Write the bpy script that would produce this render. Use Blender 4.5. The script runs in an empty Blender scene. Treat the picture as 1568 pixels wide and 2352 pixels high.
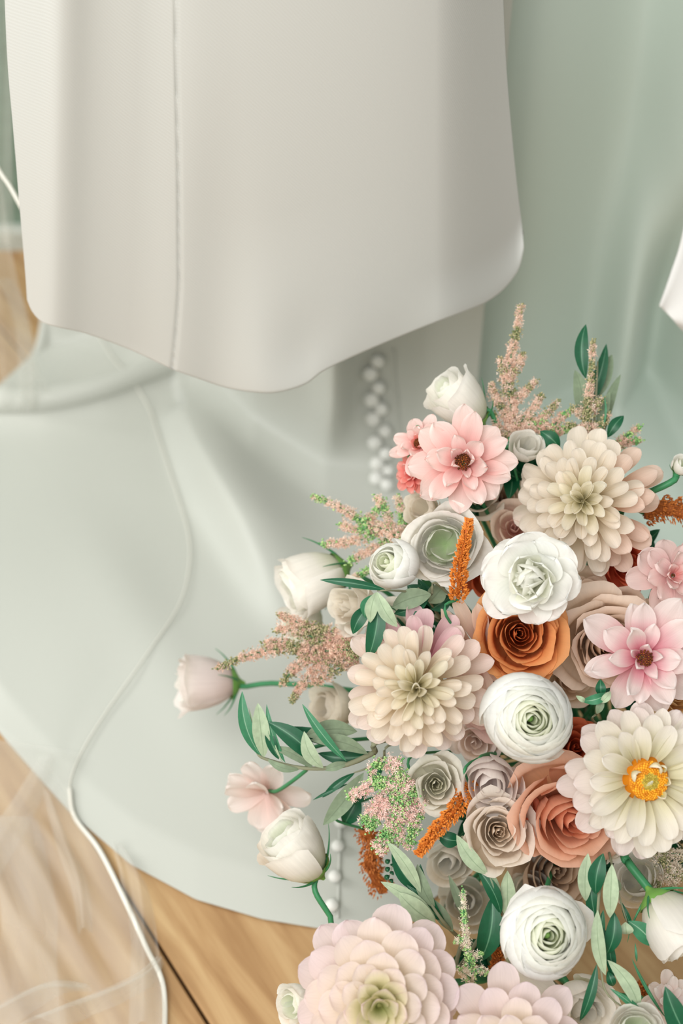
import bpy, math, random
from mathutils import Vector, Matrix
from mathutils.bvhtree import BVHTree
random.seed(7)
scn = bpy.context.scene
COL = scn.collection
PI = math.pi

# ------------------------------------------------------------------ camera
H = 1.20; PITCH = math.radians(40); FPX = 3267.0
CF = Vector((0, math.cos(PITCH), -math.sin(PITCH)))
CU = Vector((0, math.sin(PITCH), math.cos(PITCH)))
CR = Vector((1, 0, 0)); CP = Vector((0, 0, H))
cam = bpy.data.cameras.new('camera'); co = bpy.data.objects.new('camera', cam); COL.objects.link(co)
co.location = CP; co.rotation_euler = (PI/2 - PITCH, 0, 0)
cam.sensor_fit = 'VERTICAL'; cam.sensor_height = 36; cam.sensor_width = 24; cam.lens = FPX/2352*36
cam.dof.use_dof = True; cam.dof.focus_distance = 1.15; cam.dof.aperture_fstop = 3.4
cam.clip_start = 0.05
scn.camera = co

# ------------------------------------------------------------------ light
scn.view_settings.view_transform = 'Standard'; scn.view_settings.look = 'None'
scn.view_settings.exposure = 0.1; scn.view_settings.gamma = 1.0
scn.view_settings.use_curve_mapping = False
w = bpy.data.worlds.new('world'); scn.world = w; w.use_nodes = True
w.node_tree.nodes['Background'].inputs[0].default_value = (0.95, 0.97, 0.93, 1)
w.node_tree.nodes['Background'].inputs[1].default_value = 0.60
def area(name, loc, target, sx, sy, power, col):
    l = bpy.data.lights.new(name, 'AREA'); l.shape = 'RECTANGLE'; l.size = sx; l.size_y = sy
    l.energy = power; l.color = col
    o = bpy.data.objects.new(name, l); COL.objects.link(o); o.location = loc
    o.rotation_euler = (Vector(target)-Vector(loc)).to_track_quat('-Z', 'Y').to_euler()
area('window_light', (-1.85, 1.35, 1.15), (0.1, 1.2, 0.1), 0.8, 0.9, 21, (1.0, 0.99, 0.97))
area('front_fill_light', (-0.55, -0.55, 2.0), (0.15, 1.1, 0.2), 1.2, 1.2, 50, (1.0, 0.985, 0.965))  # unseen fill lamp added above and behind the camera to brighten the bouquet
scn.cycles.max_bounces = 6; scn.cycles.diffuse_bounces = 4; scn.cycles.glossy_bounces = 2
scn.cycles.transmission_bounces = 3; scn.cycles.transparent_max_bounces = 12
scn.cycles.caustics_reflective = False; scn.cycles.caustics_refractive = False

# ------------------------------------------------------------------ helpers
def ray(px, py):
    return CF + CR*((px-784)/FPX) + CU*((1176-py)/FPX)
def P(px, py, t): return CP + ray(px, py)*t
def PY(px, py, Y):
    d = ray(px, py); return CP + d*(Y/d.y)
def PZ(px, py, z=0.0):
    d = ray(px, py); return CP + d*((z-H)/d.z)
def lin(c):
    return tuple(((x/255)/12.92 if x/255 <= 0.04045 else ((x/255+0.055)/1.055)**2.4) for x in c) + (1,)
def clamp(x, a=0., b=1.): return max(a, min(b, x))
def sm(x, a, b):
    t = clamp((x-a)/(b-a)); return t*t*(3-2*t)
def lerp(a, b, t): return a+(b-a)*t
def gs(x, c, s): return math.exp(-((x-c)/s)**2)
def interp(pts, x):
    if x <= pts[0][0]: return pts[0][1]
    for (x0, y0), (x1, y1) in zip(pts, pts[1:]):
        if x <= x1: return lerp(y0, y1, (x-x0)/(x1-x0))
    return pts[-1][1]
def catmull(pts, t):
    """smooth curve through tuples/Vectors, t in 0..1"""
    n = len(pts)-1; f = clamp(t)*n; i = min(int(f), n-1); f -= i
    p0 = pts[max(i-1, 0)]; p1 = pts[i]; p2 = pts[i+1]; p3 = pts[min(i+2, n)]
    out = []
    for a, b, c, d in zip(p0, p1, p2, p3):
        out.append(0.5*((2*b)+(-a+c)*f+(2*a-5*b+4*c-d)*f*f+(-a+3*b-3*c+d)*f**3))
    return out
def tag(o, label=None, cat=None, group=None, kind=None):
    if label: o['label'] = label
    if cat: o['category'] = cat
    if group: o['group'] = group
    if kind: o['kind'] = kind
    return o
def make_mesh(name, vs, fs, uvs=None, smooth=True, tone=None):
    me = bpy.data.meshes.new(name); me.from_pydata([tuple(v) for v in vs], [], fs)
    if uvs:
        l = me.uv_layers.new(name='UVMap')
        vi = [0]*len(me.loops); me.loops.foreach_get('vertex_index', vi)
        flat = []
        for i in vi: flat += uvs[i]
        l.data.foreach_set('uv', flat)
    if tone:
        a = me.attributes.new('tone', 'FLOAT', 'POINT'); a.data.foreach_set('value', tone)
    if smooth: me.polygons.foreach_set('use_smooth', [True]*len(me.polygons))
    me.update(); return me
def link(name, me, mat, parent=None, matrix=None):
    if not me.materials: me.materials.append(mat)
    o = bpy.data.objects.new(name, me); COL.objects.link(o)
    if parent: o.parent = parent
    if matrix is not None: o.matrix_local = matrix
    return o
def world_part(name, vs, fs, mat, parent=None, uvs=None, smooth=True, tone=None):
    """vertices given in world space; stored in the parent's space"""
    if parent is not None:
        m = parent.matrix_basis.inverted(); vs = [m @ Vector(v) for v in vs]
    return link(name, make_mesh(name, vs, fs, uvs, smooth, tone), mat, parent)
def empty(name, loc, rot=None):
    o = bpy.data.objects.new(name, None); COL.objects.link(o); o.empty_display_size = 0.02
    o.matrix_basis = Matrix.Translation(loc) @ (rot.to_4x4() if rot else Matrix())
    return o
def grid(f, nu, nv):
    vs = []; uv = []; fs = []
    for j in range(nv+1):
        for i in range(nu+1):
            vs.append(f(i/nu, j/nv)); uv.append((i/nu, j/nv))
    for j in range(nv):
        for i in range(nu):
            a = j*(nu+1)+i; fs.append((a, a+1, a+nu+2, a+nu+1))
    return vs, fs, uv
def tube(pts, rad, sides=8, caps=True, steps=None):
    """pts: list of Vectors; rad: number or function(t)"""
    steps = steps or max(4, len(pts)*4)
    P_ = [Vector(catmull([tuple(p) for p in pts], i/steps)) for i in range(steps+1)]
    vs = []; fs = []; up = Vector((0.3, 0.2, 0.93))
    for i, p in enumerate(P_):
        tg = (P_[min(i+1, steps)]-P_[max(i-1, 0)]).normalized()
        a = tg.cross(up)
        a = a.normalized() if a.length > 1e-4 else Vector((1, 0, 0)); b = tg.cross(a)
        r = rad(i/steps) if callable(rad) else rad
        for k in range(sides):
            c = 2*PI*k/sides; vs.append(p + a*(r*math.cos(c)) + b*(r*math.sin(c)))
    for i in range(steps):
        for k in range(sides):
            k2 = (k+1) % sides
            fs.append((i*sides+k, i*sides+k2, (i+1)*sides+k2, (i+1)*sides+k))
    if caps:
        fs.append(tuple(range(sides))[::-1]); fs.append(tuple(steps*sides+k for k in range(sides)))
    return vs, fs
def frame(px, py, tx, ty, spin=0.0):
    """rotation whose local Z looks back to the viewer side, leaning tx right / ty up"""
    n = (-CF + CR*tx + CU*ty).normalized()
    x = CU.cross(n)
    x = x.normalized() if x.length > 1e-3 else Vector((1, 0, 0)); y = n.cross(x)
    m = Matrix((x, y, n)).transposed()
    return m @ Matrix.Rotation(spin, 3, 'Z')

# ------------------------------------------------------------------ materials
def nodes(name):
    m = bpy.data.materials.new(name); m.use_nodes = True
    nt = m.node_tree; return m, nt, nt.nodes['Principled BSDF'], nt.nodes, nt.links
def petal_mat(name, base, mid, tip, translucency=0.5, vein=0.055, edge=None, rough=0.55):
    m, nt, bs, N, L = nodes(name)
    uv = N.new('ShaderNodeUVMap'); sx = N.new('ShaderNodeSeparateXYZ'); L.new(uv.outputs[0], sx.inputs[0])
    cr = N.new('ShaderNodeValToRGB'); L.new(sx.outputs[1], cr.inputs[0])
    e = cr.color_ramp.elements; e[0].color = lin(base); e[1].color = lin(tip)
    e[0].position = 0.08; e[1].position = 0.95
    k = e.new(0.5); k.color = lin(mid)
    # long veins running from base to tip
    mp = N.new('ShaderNodeMapping'); mp.inputs['Scale'].default_value = (16, 1.2, 1); L.new(uv.outputs[0], mp.inputs[0])
    nz = N.new('ShaderNodeTexNoise'); nz.inputs['Scale'].default_value = 1.6; nz.inputs['Detail'].default_value = 3
    L.new(mp.outputs[0], nz.inputs[0])
    oi = N.new('ShaderNodeObjectInfo')
    mr = N.new('ShaderNodeMapRange'); L.new(nz.outputs[0], mr.inputs[0])
    mr.inputs[1].default_value = 0.3; mr.inputs[2].default_value = 0.7
    mr.inputs[3].default_value = 1-vein; mr.inputs[4].default_value = 1+vein*0.3
    mr2 = N.new('ShaderNodeMapRange'); L.new(oi.outputs['Random'], mr2.inputs[0])
    mr2.inputs[3].default_value = 0.93; mr2.inputs[4].default_value = 1.03
    mu = N.new('ShaderNodeMath'); mu.operation = 'MULTIPLY'; L.new(mr.outputs[0], mu.inputs[0]); L.new(mr2.outputs[0], mu.inputs[1])
    vm = N.new('ShaderNodeVectorMath'); vm.operation = 'SCALE'
    L.new(cr.outputs[0], vm.inputs[0]); L.new(mu.outputs[0], vm.inputs['Scale'])
    col = vm.outputs[0]
    if edge:
        mx = N.new('ShaderNodeMix'); mx.data_type = 'RGBA'
        ed = N.new('ShaderNodeMapRange'); L.new(sx.outputs[1], ed.inputs[0])
        ed.inputs[1].default_value = 0.88; ed.inputs[2].default_value = 1.0; ed.inputs[4].default_value = 0.8
        L.new(ed.outputs[0], mx.inputs[0]); L.new(col, mx.inputs[6]); mx.inputs[7].default_value = lin(edge)
        col = mx.outputs[2]
    bs.inputs['Roughness'].default_value = rough; bs.inputs['Specular IOR Level'].default_value = 0.25
    L.new(col, bs.inputs['Base Color'])
    bp = N.new('ShaderNodeBump'); bp.inputs['Strength'].default_value = 0.25; bp.inputs['Distance'].default_value = 0.0006
    L.new(nz.outputs[0], bp.inputs['Height']); L.new(bp.outputs[0], bs.inputs['Normal'])
    tr = N.new('ShaderNodeBsdfTranslucent'); L.new(col, tr.inputs[0]); L.new(bp.outputs[0], tr.inputs[1])
    ms = N.new('ShaderNodeMixShader'); ms.inputs[0].default_value = translucency
    L.new(bs.outputs[0], ms.inputs[1]); L.new(tr.outputs[0], ms.inputs[2])
    L.new(ms.outputs[0], N['Material Output'].inputs[0])
    return m
def plain(name, c, rough=0.6, spec=0.3, sheen=0.0):
    m, nt, bs, N, L = nodes(name)
    bs.inputs['Base Color'].default_value = lin(c); bs.inputs['Roughness'].default_value = rough
    bs.inputs['Specular IOR Level'].default_value = spec
    nz = N.new('ShaderNodeTexNoise'); nz.inputs['Scale'].default_value = 60
    tc = N.new('ShaderNodeTexCoord'); L.new(tc.outputs['Object'], nz.inputs[0])
    mx = N.new('ShaderNodeMix'); mx.data_type = 'RGBA'; mx.inputs[6].default_value = lin([x*0.88 for x in c])
    mx.inputs[7].default_value = lin([min(255, x*1.08) for x in c]); L.new(nz.outputs[0], mx.inputs[0])
    L.new(mx.outputs[2], bs.inputs['Base Color'])
    return m
def tone_mat(name, c0, c1, rough=0.6, tl=0.0):
    m, nt, bs, N, L = nodes(name)
    a = N.new('ShaderNodeAttribute'); a.attribute_name = 'tone'
    mx = N.new('ShaderNodeMix'); mx.data_type = 'RGBA'; mx.inputs[6].default_value = lin(c0); mx.inputs[7].default_value = lin(c1)
    L.new(a.outputs['Fac'], mx.inputs[0]); L.new(mx.outputs[2], bs.inputs['Base Color'])
    bs.inputs['Roughness'].default_value = rough; bs.inputs['Specular IOR Level'].default_value = 0.3
    if tl:
        tr = N.new('ShaderNodeBsdfTranslucent'); L.new(mx.outputs[2], tr.inputs[0])
        ms = N.new('ShaderNodeMixShader'); ms.inputs[0].default_value = tl
        L.new(bs.outputs[0], ms.inputs[1]); L.new(tr.outputs[0], ms.inputs[2]); L.new(ms.outputs[0], N['Material Output'].inputs[0])
    return m
def leaf_mat(name, c, rib, rough=0.5):
    m, nt, bs, N, L = nodes(name)
    uv = N.new('ShaderNodeUVMap'); sx = N.new('ShaderNodeSeparateXYZ'); L.new(uv.outputs[0], sx.inputs[0])
    s = N.new('ShaderNodeMath'); s.operation = 'SUBTRACT'; L.new(sx.outputs[0], s.inputs[0]); s.inputs[1].default_value = 0.5
    ab = N.new('ShaderNodeMath'); ab.operation = 'ABSOLUTE'; L.new(s.outputs[0], ab.inputs[0])
    mr = N.new('ShaderNodeMapRange'); L.new(ab.outputs[0], mr.inputs[0]); mr.inputs[1].default_value = 0.012; mr.inputs[2].default_value = 0.045
    mr.inputs[3].default_value = 0.75; mr.inputs[4].default_value = 0.0
    tc = N.new('ShaderNodeTexCoord'); nz = N.new('ShaderNodeTexNoise'); nz.inputs['Scale'].default_value = 220; nz.inputs['Detail'].default_value = 3
    L.new(tc.outputs['Object'], nz.inputs[0])
    m0 = N.new('ShaderNodeMix'); m0.data_type = 'RGBA'; m0.inputs[6].default_value = lin([x*0.85 for x in c]); m0.inputs[7].default_value = lin([min(255, x*1.12) for x in c])
    L.new(nz.outputs[0], m0.inputs[0])
    mx = N.new('ShaderNodeMix'); mx.data_type = 'RGBA'; L.new(mr.outputs[0], mx.inputs[0]); L.new(m0.outputs[2], mx.inputs[6]); mx.inputs[7].default_value = lin(rib)
    L.new(mx.outputs[2], bs.inputs['Base Color']); bs.inputs['Roughness'].default_value = rough; bs.inputs['Specular IOR Level'].default_value = 0.35
    return m
def fabric(name, c, rough=0.42, sheen=0.3, fine=0.12):
    m, nt, bs, N, L = nodes(name)
    bs.inputs['Base Color'].default_value = lin(c); bs.inputs['Roughness'].default_value = rough
    bs.inputs['Specular IOR Level'].default_value = 0.35
    bs.inputs['Sheen Weight'].default_value = sheen; bs.inputs['Sheen Roughness'].default_value = 0.4
    tc = N.new('ShaderNodeTexCoord')
    wv = N.new('ShaderNodeTexWave'); wv.inputs['Scale'].default_value = 190; wv.bands_direction = 'DIAGONAL'
    wv.inputs['Distortion'].default_value = 0.6
    L.new(tc.outputs['Object'], wv.inputs[0])
    nz = N.new('ShaderNodeTexNoise'); nz.inputs['Scale'].default_value = 900; L.new(tc.outputs['Object'], nz.inputs[0])
    ad = N.new('ShaderNodeMath'); ad.operation = 'ADD'; L.new(wv.outputs['Fac'], ad.inputs[0]); L.new(nz.outputs[0], ad.inputs[1])
    bp = N.new('ShaderNodeBump'); bp.inputs['Strength'].default_value = fine; bp.inputs['Distance'].default_value = 0.0004
    L.new(ad.outputs[0], bp.inputs['Height']); L.new(bp.outputs[0], bs.inputs['Normal'])
    return m
def tulle(name, alpha, c=(232, 232, 226)):
    m, nt, bs, N, L = nodes(name); N.remove(bs)
    tr = N.new('ShaderNodeBsdfTransparent'); df = N.new('ShaderNodeBsdfDiffuse'); df.inputs[0].default_value = lin(c)
    tl = N.new('ShaderNodeBsdfTranslucent'); tl.inputs[0].default_value = lin(c)
    a = N.new('ShaderNodeMixShader'); a.inputs[0].default_value = 0.4; L.new(df.outputs[0], a.inputs[1]); L.new(tl.outputs[0], a.inputs[2])
    ms = N.new('ShaderNodeMixShader'); L.new(tr.outputs[0], ms.inputs[1]); L.new(a.outputs[0], ms.inputs[2])
    tc = N.new('ShaderNodeTexCoord'); nz = N.new('ShaderNodeTexNoise'); nz.inputs['Scale'].default_value = 5
    L.new(tc.outputs['Object'], nz.inputs[0])
    mr = N.new('ShaderNodeMapRange'); L.new(nz.outputs[0], mr.inputs[0]); mr.inputs[3].default_value = alpha*0.7; mr.inputs[4].default_value = alpha*1.3
    L.new(mr.outputs[0], ms.inputs[0]); L.new(ms.outputs[0], N['Material Output'].inputs[0])
    return m

SATIN = fabric('ivory_satin', (182, 183, 178))
SATIN_IN = fabric('ivory_satin_train', (186, 188, 180), rough=0.5)
SATIN_GREEN_BOUNCE = fabric('ivory_satin_green_bounce', (197, 209, 199), rough=0.45)  # ivory satin with the green bounce light tinted into the base colour
PIPING = fabric('veil_piping', (222, 220, 210))
TULLE = tulle('tulle', 0.30); TULLE2 = tulle('tulle_fold', 0.22)
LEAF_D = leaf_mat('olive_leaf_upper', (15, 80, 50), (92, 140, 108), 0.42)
LEAF_M = leaf_mat('olive_leaf_mid', (52, 116, 80), (140, 175, 145), 0.5)
LEAF_P = leaf_mat('olive_leaf_underside', (156, 172, 142), (120, 140, 108), 0.7)
LEAF_G = leaf_mat('olive_leaf_grey', (118, 134, 108), (96, 112, 86), 0.7)
STEM_G = plain('stem_green', (58, 128, 84), 0.45); STEM_B = plain('olive_twig', (132, 134, 108), 0.8)
CALYX = plain('calyx_green', (112, 160, 78), 0.5)

# ------------------------------------------------------------------ the setting
def planks():
    A = PZ(340, 2130); B = PZ(480, 2352); d = (B-A); d.z = 0; d.normalize(); n = Vector((-d.y, d.x, 0))
    m, nt, bs, N, L = nodes('oak_floor')
    tc = N.new('ShaderNodeTexCoord'); oi = N.new('ShaderNodeObjectInfo')
    mp = N.new('ShaderNodeMapping'); mp.inputs['Scale'].default_value = (1.6, 14, 1); L.new(tc.outputs['Object'], mp.inputs[0])
    ad = N.new('ShaderNodeVectorMath'); ad.operation = 'ADD'; L.new(mp.outputs[0], ad.inputs[0])
    sc = N.new('ShaderNodeMath'); sc.operation = 'MULTIPLY'; sc.inputs[1].default_value = 37; L.new(oi.outputs['Random'], sc.inputs[0]); L.new(sc.outputs[0], ad.inputs[1])
    nz = N.new('ShaderNodeTexNoise'); nz.inputs['Scale'].default_value = 3.2; nz.inputs['Detail'].default_value = 7; nz.inputs['Distortion'].default_value = 0.7
    L.new(ad.outputs[0], nz.inputs[0])
    cr = N.new('ShaderNodeValToRGB'); L.new(nz.outputs[0], cr.inputs[0]); e = cr.color_ramp.elements
    e[0].position = 0.3; e[0].color = lin((152, 114, 74)); e[1].position = 0.72; e[1].color = lin((196, 164, 120))
    k = e.new(0.5); k.color = lin((176, 140, 97))
    L.new(cr.outputs[0], bs.inputs['Base Color']); bs.inputs['Roughness'].default_value = 0.5
    bp = N.new('ShaderNodeBump'); bp.inputs['Strength'].default_value = 0.15; bp.inputs['Distance'].default_value = 0.001
    L.new(nz.outputs[0], bp.inputs['Height']); L.new(bp.outputs[0], bs.inputs['Normal'])
    dark = plain('floor_underlay', (70, 52, 34), 0.9)
    base = world_part('floor', *[x for x in ([Vector((-2.5, -1, -.018)), Vector((2.5, -1, -.018)), Vector((2.5, 2.13, -.018)), Vector((-2.5, 2.13, -.018))], [(0, 1, 2, 3)])], dark, smooth=False)
    tag(base, kind='structure')
    W = 0.30; g = 0.0016; rot = Matrix((d, n, Vector((0, 0, 1)))).transposed().to_4x4()
    joint = (PZ(1568, 2160)-A).dot(d)
    def slab(L_):
        a, b, c = L_/2, W/2-g, 0.016; e_ = 0.002
        vs = []
        for z, s in ((-c, 0), (-e_, 0), (0, e_)):
            vs += [Vector((-a+s, -b+s, z)), Vector((a-s, -b+s, z)), Vector((a-s, b-s, z)), Vector((-a+s, b-s, z))]
        fs = [(8, 9, 10, 11)]
        for k in (0, 4):
            for i in range(4): j = (i+1) % 4; fs.append((k+i, k+j, k+4+j, k+4+i))
        return make_mesh('plank', vs, fs, smooth=False)
    LN = 1.9; me = slab(LN-2*g)
    # the photo's long seam runs between rows 0 and 1; its end joint lies in the row right of it
    for r in range(-9, 9):
        off = joint if r == 1 else joint + (0.83*r) % LN
        for q in range(-3, 4):
            c = A + n*((r-0.5)*W) + d*(off + (q+0.5)*LN)
            if -1.9 < c.x < 2.1 and -1.6 < c.y < 2.9:
                # keep whole planks short of the back wall
                ends = [c + d*(s*LN/2) + n*(k*W/2) for s in (-1, 1) for k in (-1, 1)]
                if max(p.y for p in ends) > 2.128:
                    vs2 = []; inv = None
                    bme = me.copy(); bme.name = 'plank_cut'
                    import bmesh
                    bb = bmesh.new(); bb.from_mesh(me)
                    mt = Matrix.Translation(c) @ rot; iv = mt.inverted()
                    bmesh.ops.bisect_plane(bb, geom=bb.verts[:]+bb.edges[:]+bb.faces[:], plane_co=iv @ Vector((0, 2.128, 0)), plane_no=iv.to_3x3() @ Vector((0, 1, 0)), clear_outer=True)
                    if len(bb.faces) == 0: bb.free(); continue
                    bb.to_mesh(bme); bb.free(); use = bme
                else: use = me
                o = link('plank', use, m, base); o.matrix_local = Matrix.Translation(c) @ rot
planks()
wall = world_part('wall_back', [Vector((-2.5, 2.13, -.02)), Vector((2.5, 2.13, -.02)), Vector((2.5, 2.13, 2.7)), Vector((-2.5, 2.13, 2.7)),
                                Vector((-2.5, 2.25, -.02)), Vector((2.5, 2.25, -.02)), Vector((2.5, 2.25, 2.7)), Vector((-2.5, 2.25, 2.7))],
                  [(0, 1, 2, 3), (4, 7, 6, 5), (3, 2, 6, 7), (0, 3, 7, 4), (1, 5, 6, 2)], plain('wall_paint', (112, 132, 116), 0.8), smooth=False)
tag(wall, kind='structure')
bb_v = []
prof = [(2.13, 0), (2.113, 0), (2.113, .032), (2.118, .040), (2.13, .042)]
for x in (-2.5, 2.5):
    for y, z in prof: bb_v.append(Vector((x, y, z)))
bbd = world_part('baseboard_back', bb_v, [(i, i+1, i+6, i+5) for i in range(4)]+[(0, 4, 3, 2, 1), (5, 6, 7, 8, 9)], plain('baseboard_paint', (176, 180, 170), 0.5), smooth=False)
tag(bbd, kind='structure')

# ------------------------------------------------------------------ gown
gown = empty('wedding_gown', (0.0, 1.3, 0.0))
tag(gown, 'ivory satin wedding gown hanging beside the bouquet, its train spread on the floor', 'dress')
top = [(4, -420), (6, -150), (10, 0)]
left = [(-6, -420), (2, -200), (10, 0), (17, 150), (30, 300), (45, 480), (57, 620), (62, 690)]
right = [(1138, -420), (1148, -200), (1156, 0), (1163, 150), (1175, 300), (1188, 430), (1199, 520), (1203, 572)]
hem = [(62, 690), (74, 718), (97, 742), (135, 754), (200, 769), (300, 806), (390, 848), (450, 870), (520, 893), (590, 904), (640, 903),
       (700, 885), (740, 856), (800, 826), (880, 791), (980, 750), (1080, 712), (1120, 694), (1158, 665), (1190, 622), (1203, 572)]
# re-parametrise the hem by px so that u follows the width
def hem_u(u):
    x = lerp(62, 1203, u)
    # arc-length like parameter with tight corners
    return catmull(hem, u_map(u))
_d = [0]
for a, b in zip(hem, hem[1:]): _d.append(_d[-1]+math.hypot(b[0]-a[0], b[1]-a[1]))
_tab = [(d/_d[-1], i/(len(hem)-1)) for i, d in enumerate(_d)]
def u_map(u): return interp(_tab, u)
def skirt_px(u, v):
    l = catmull(left, v); r = catmull(right, v); b = hem_u(u)
    t = (lerp(left[0][0], right[0][0], u), -420)
    out = []
    for k in (0, 1):
        out.append((1-v)*t[k]+v*b[k]+(1-u)*l[k]+u*r[k]-((1-u)*(1-v)*left[0][k]+u*(1-v)*right[0][k]+(1-u)*v*hem[0][k]+u*v*hem[-1][k]))
    return out
def skirt_Y(px, v):
    a = (px-600)/600
    y = 1.085 + 0.055*a*a + 0.035*abs(a)**6
    y += -0.020*gs(px, 135-20*v, 62)                      # roll down the left side
    y += 0.014*gs(px, 290, 90)
    y += 0.012*sm(v, 0.3, 1)*gs(px, 500, 75) * 1
    y -= 0.020*sm(v, .6, 1)*gs(px, 600+40*v, 160)
    y += 0.006*gs(px, 690, 80)*gs(v, 0.88, 0.12)
    y += 0.035*sm(px, 1000, 1190)
    y += 0.0016*sm(px, 402, 409)*0 - 0.0022*(1 if px > seam(v) else 0)*(1-sm(px, seam(v)+5, seam(v)+150))
    y += 0.0034*gs(px, seam(v)+1, 4.5)
    y -= 0.03*sm(v, .8, 1.0)*sm(px, 900, 1150)*0.4
    return y
def seam(v):
    return interp([(0, 400), (.33, 404), (.55, 410), (.75, 412), (1, 395)], v)
def skirt(u, v):
    uu = clamp((u*1.16)-0.08); ov = (u*1.16-0.08)-uu
    vv = min(v*1.04, 1.0); oh = v*1.04-vv
    px, py = skirt_px(uu, vv)
    p = PY(px, py, skirt_Y(px, vv))
    if ov:
        a = abs(ov)/0.08; p = p + Vector((math.copysign(1, -ov)*(0.006+.04*a*a)*min(1, a*2), 0.16*a, 0))
    if oh:
        a = oh/0.04; p = p + Vector((0, 0.005*math.sin(min(1, a*3)*PI/2)+.012*max(0, a-.2), 0.014*max(0, a-.25)))
    return p
vs, fs, uv = grid(skirt, 460, 110)
world_part('front_skirt', vs, fs, SATIN, gown, uv)
# seam line as a stitched welt
vs, fs = tube([PY(seam(v), skirt_px(.34, v)[1] if v < .9 else lerp(skirt_px(.34, .9)[1], 850, (v-.9)*10), skirt_Y(seam(v), v)+0.0006) for v in [i/16 for i in range(17)]], 0.0004, 6, steps=80)
tag(world_part('seam', vs, fs, SATIN, gown), 'sewn seam down the skirt')

edge_pts = [(-.62, 1.42), (-.5, 1.22), (-.377, 1.046), (-.285, .939), (-.213, .872), (-.144, .83), (-.078, .808), (-.006, .795), (.06, .805), (.1, .84), (.14, .95), (.17, 1.1)]
back_pts = [(-.62, 1.44), (-.5, 1.715), (-.438, 1.855), (-.3, 1.95), (-.2, 1.98), (.17, 1.98)]
turn_pts = [(-.62, 1.43), (-.5, 1.70), (-.44, 1.80), (-.32, 1.82), (-.22, 1.74), (-.12, 1.58), (-.02, 1.49), (.17, 1.45)]
R1a, R1b = Vector((-.62, 1.60)), Vector((-.36, 1.625))
def segd(p, a, b):
    ab = b-a; t = clamp((p-a).dot(ab)/ab.dot(ab)); q = a+ab*t; d = p-q
    return (ab.x*d.y-ab.y*d.x)/ab.length if 0 < t < 1 else math.copysign(d.length, ab.x*d.y-ab.y*d.x), t
def poly_bump(p, pts, s_pos, s_neg, amp):
    best = 1e9; sg = 1; tt = 0
    for i, (a, b) in enumerate(zip(pts, pts[1:])):
        d, t = segd(p, a, b)
        if abs(d) < abs(best): best = d; tt = (i+t)/(len(pts)-1)
    s = s_pos if best > 0 else s_neg
    return amp*math.exp(-(best/s)**2), tt
ridge1 = [Vector(PZ(x, y).xy) for x, y in ((-160, 955), (0, 962), (110, 965), (230, 945), (340, 905), (450, 862), (520, 830))]
ridge2 = [Vector(PZ(x, y).xy) for x, y in ((430, 985), (462, 1080), (500, 1160), (560, 1260), (610, 1350), (660, 1450))]
ridge3 = [Vector(PZ(x, y).xy) for x, y in ((390, 1690), (420, 1760), (440, 1860))]
def noise2(x, y):
    return math.sin(7.3*x+3.1*y+1)*math.sin(5.9*y-4.3*x+2)
def floor_h(x, y):
    p = Vector((x, y)); h = 0.006
    b, t = poly_bump(p, ridge1, 0.030, 0.035, 0.016); h += b
    b, t = poly_bump(p, ridge2, 0.075, 0.024, 0.055); h += b*math.sin(PI*clamp(.15+t*.8))
    h += 0.006*noise2(x*1.3, y*1.3)+0.006
    h += 0.010*gs(x, -.30, .10)*gs(y, 1.25, .16)
    h += 0.007*gs(x+0.5*y, .37, .05)*gs(y, 1.15, .2)
    ed = min(1, max(0, (y-interp(edge_pts, x))/0.05)); h *= 0.35+0.65*ed
    return max(h, 0.003)
def train(u, v):
    x = lerp(-.62, .17, u)
    ye, yb, ybk = interp(edge_pts, x), interp(turn_pts, x), interp(back_pts, x)
    k = sm(x, -.47, -.33)
    if v < 0.7:
        y = lerp(ye, yb, v/0.7); z = floor_h(x, y)
        if v > .62: z += 0.02*k*((v-.62)/.08)**2
        return Vector((x, y, z))
    a = (v-.7)/.3; z0 = floor_h(x, yb)+0.02*k
    up = Vector((x, yb+0.05*(1-math.exp(-a*8)) - 0.12*a, z0+a*a*0.2+a*0.72))
    up.y -= (0.045*gs(x, -0.012+.02*a, .020) + 0.02*gs(x, -.11, .05) - 0.02*gs(x, .05, .05))*sm(a, 0, .15)
    fl = Vector((x, lerp(yb, ybk, a), floor_h(x, lerp(yb, ybk, a))*(1-a*.6)))
    return fl.lerp(up, k)
tvs, tfs, uv = grid(train, 170, 170)
world_part('train', tvs, tfs, SATIN_IN, gown, uv)
TB = BVHTree.FromPolygons(tvs, tfs)
def hit(px, py, lift=0.0):
    d = ray(px, py).normalized(); h, n, i, dist = TB.ray_cast(CP, d)
    if h is None: return PZ(px, py, lift), Vector((0, 0, 1))
    if n.dot(d) > 0: n = -n
    return h + n*lift, n
BUTTON = fabric('button_satin', (222, 222, 216))
fold_pts = [Vector((p.x, p.y, floor_h(p.x, p.y)+0.006)) for p in ridge1]
vs, fs = tube(fold_pts, lambda q: (0.021-0.006*q+0.002*math.sin(q*9))*(0.15+0.85*sm(q, -.02, .14)), 16, steps=60)
world_part('train_fold', vs, fs, SATIN_IN, gown)
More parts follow.
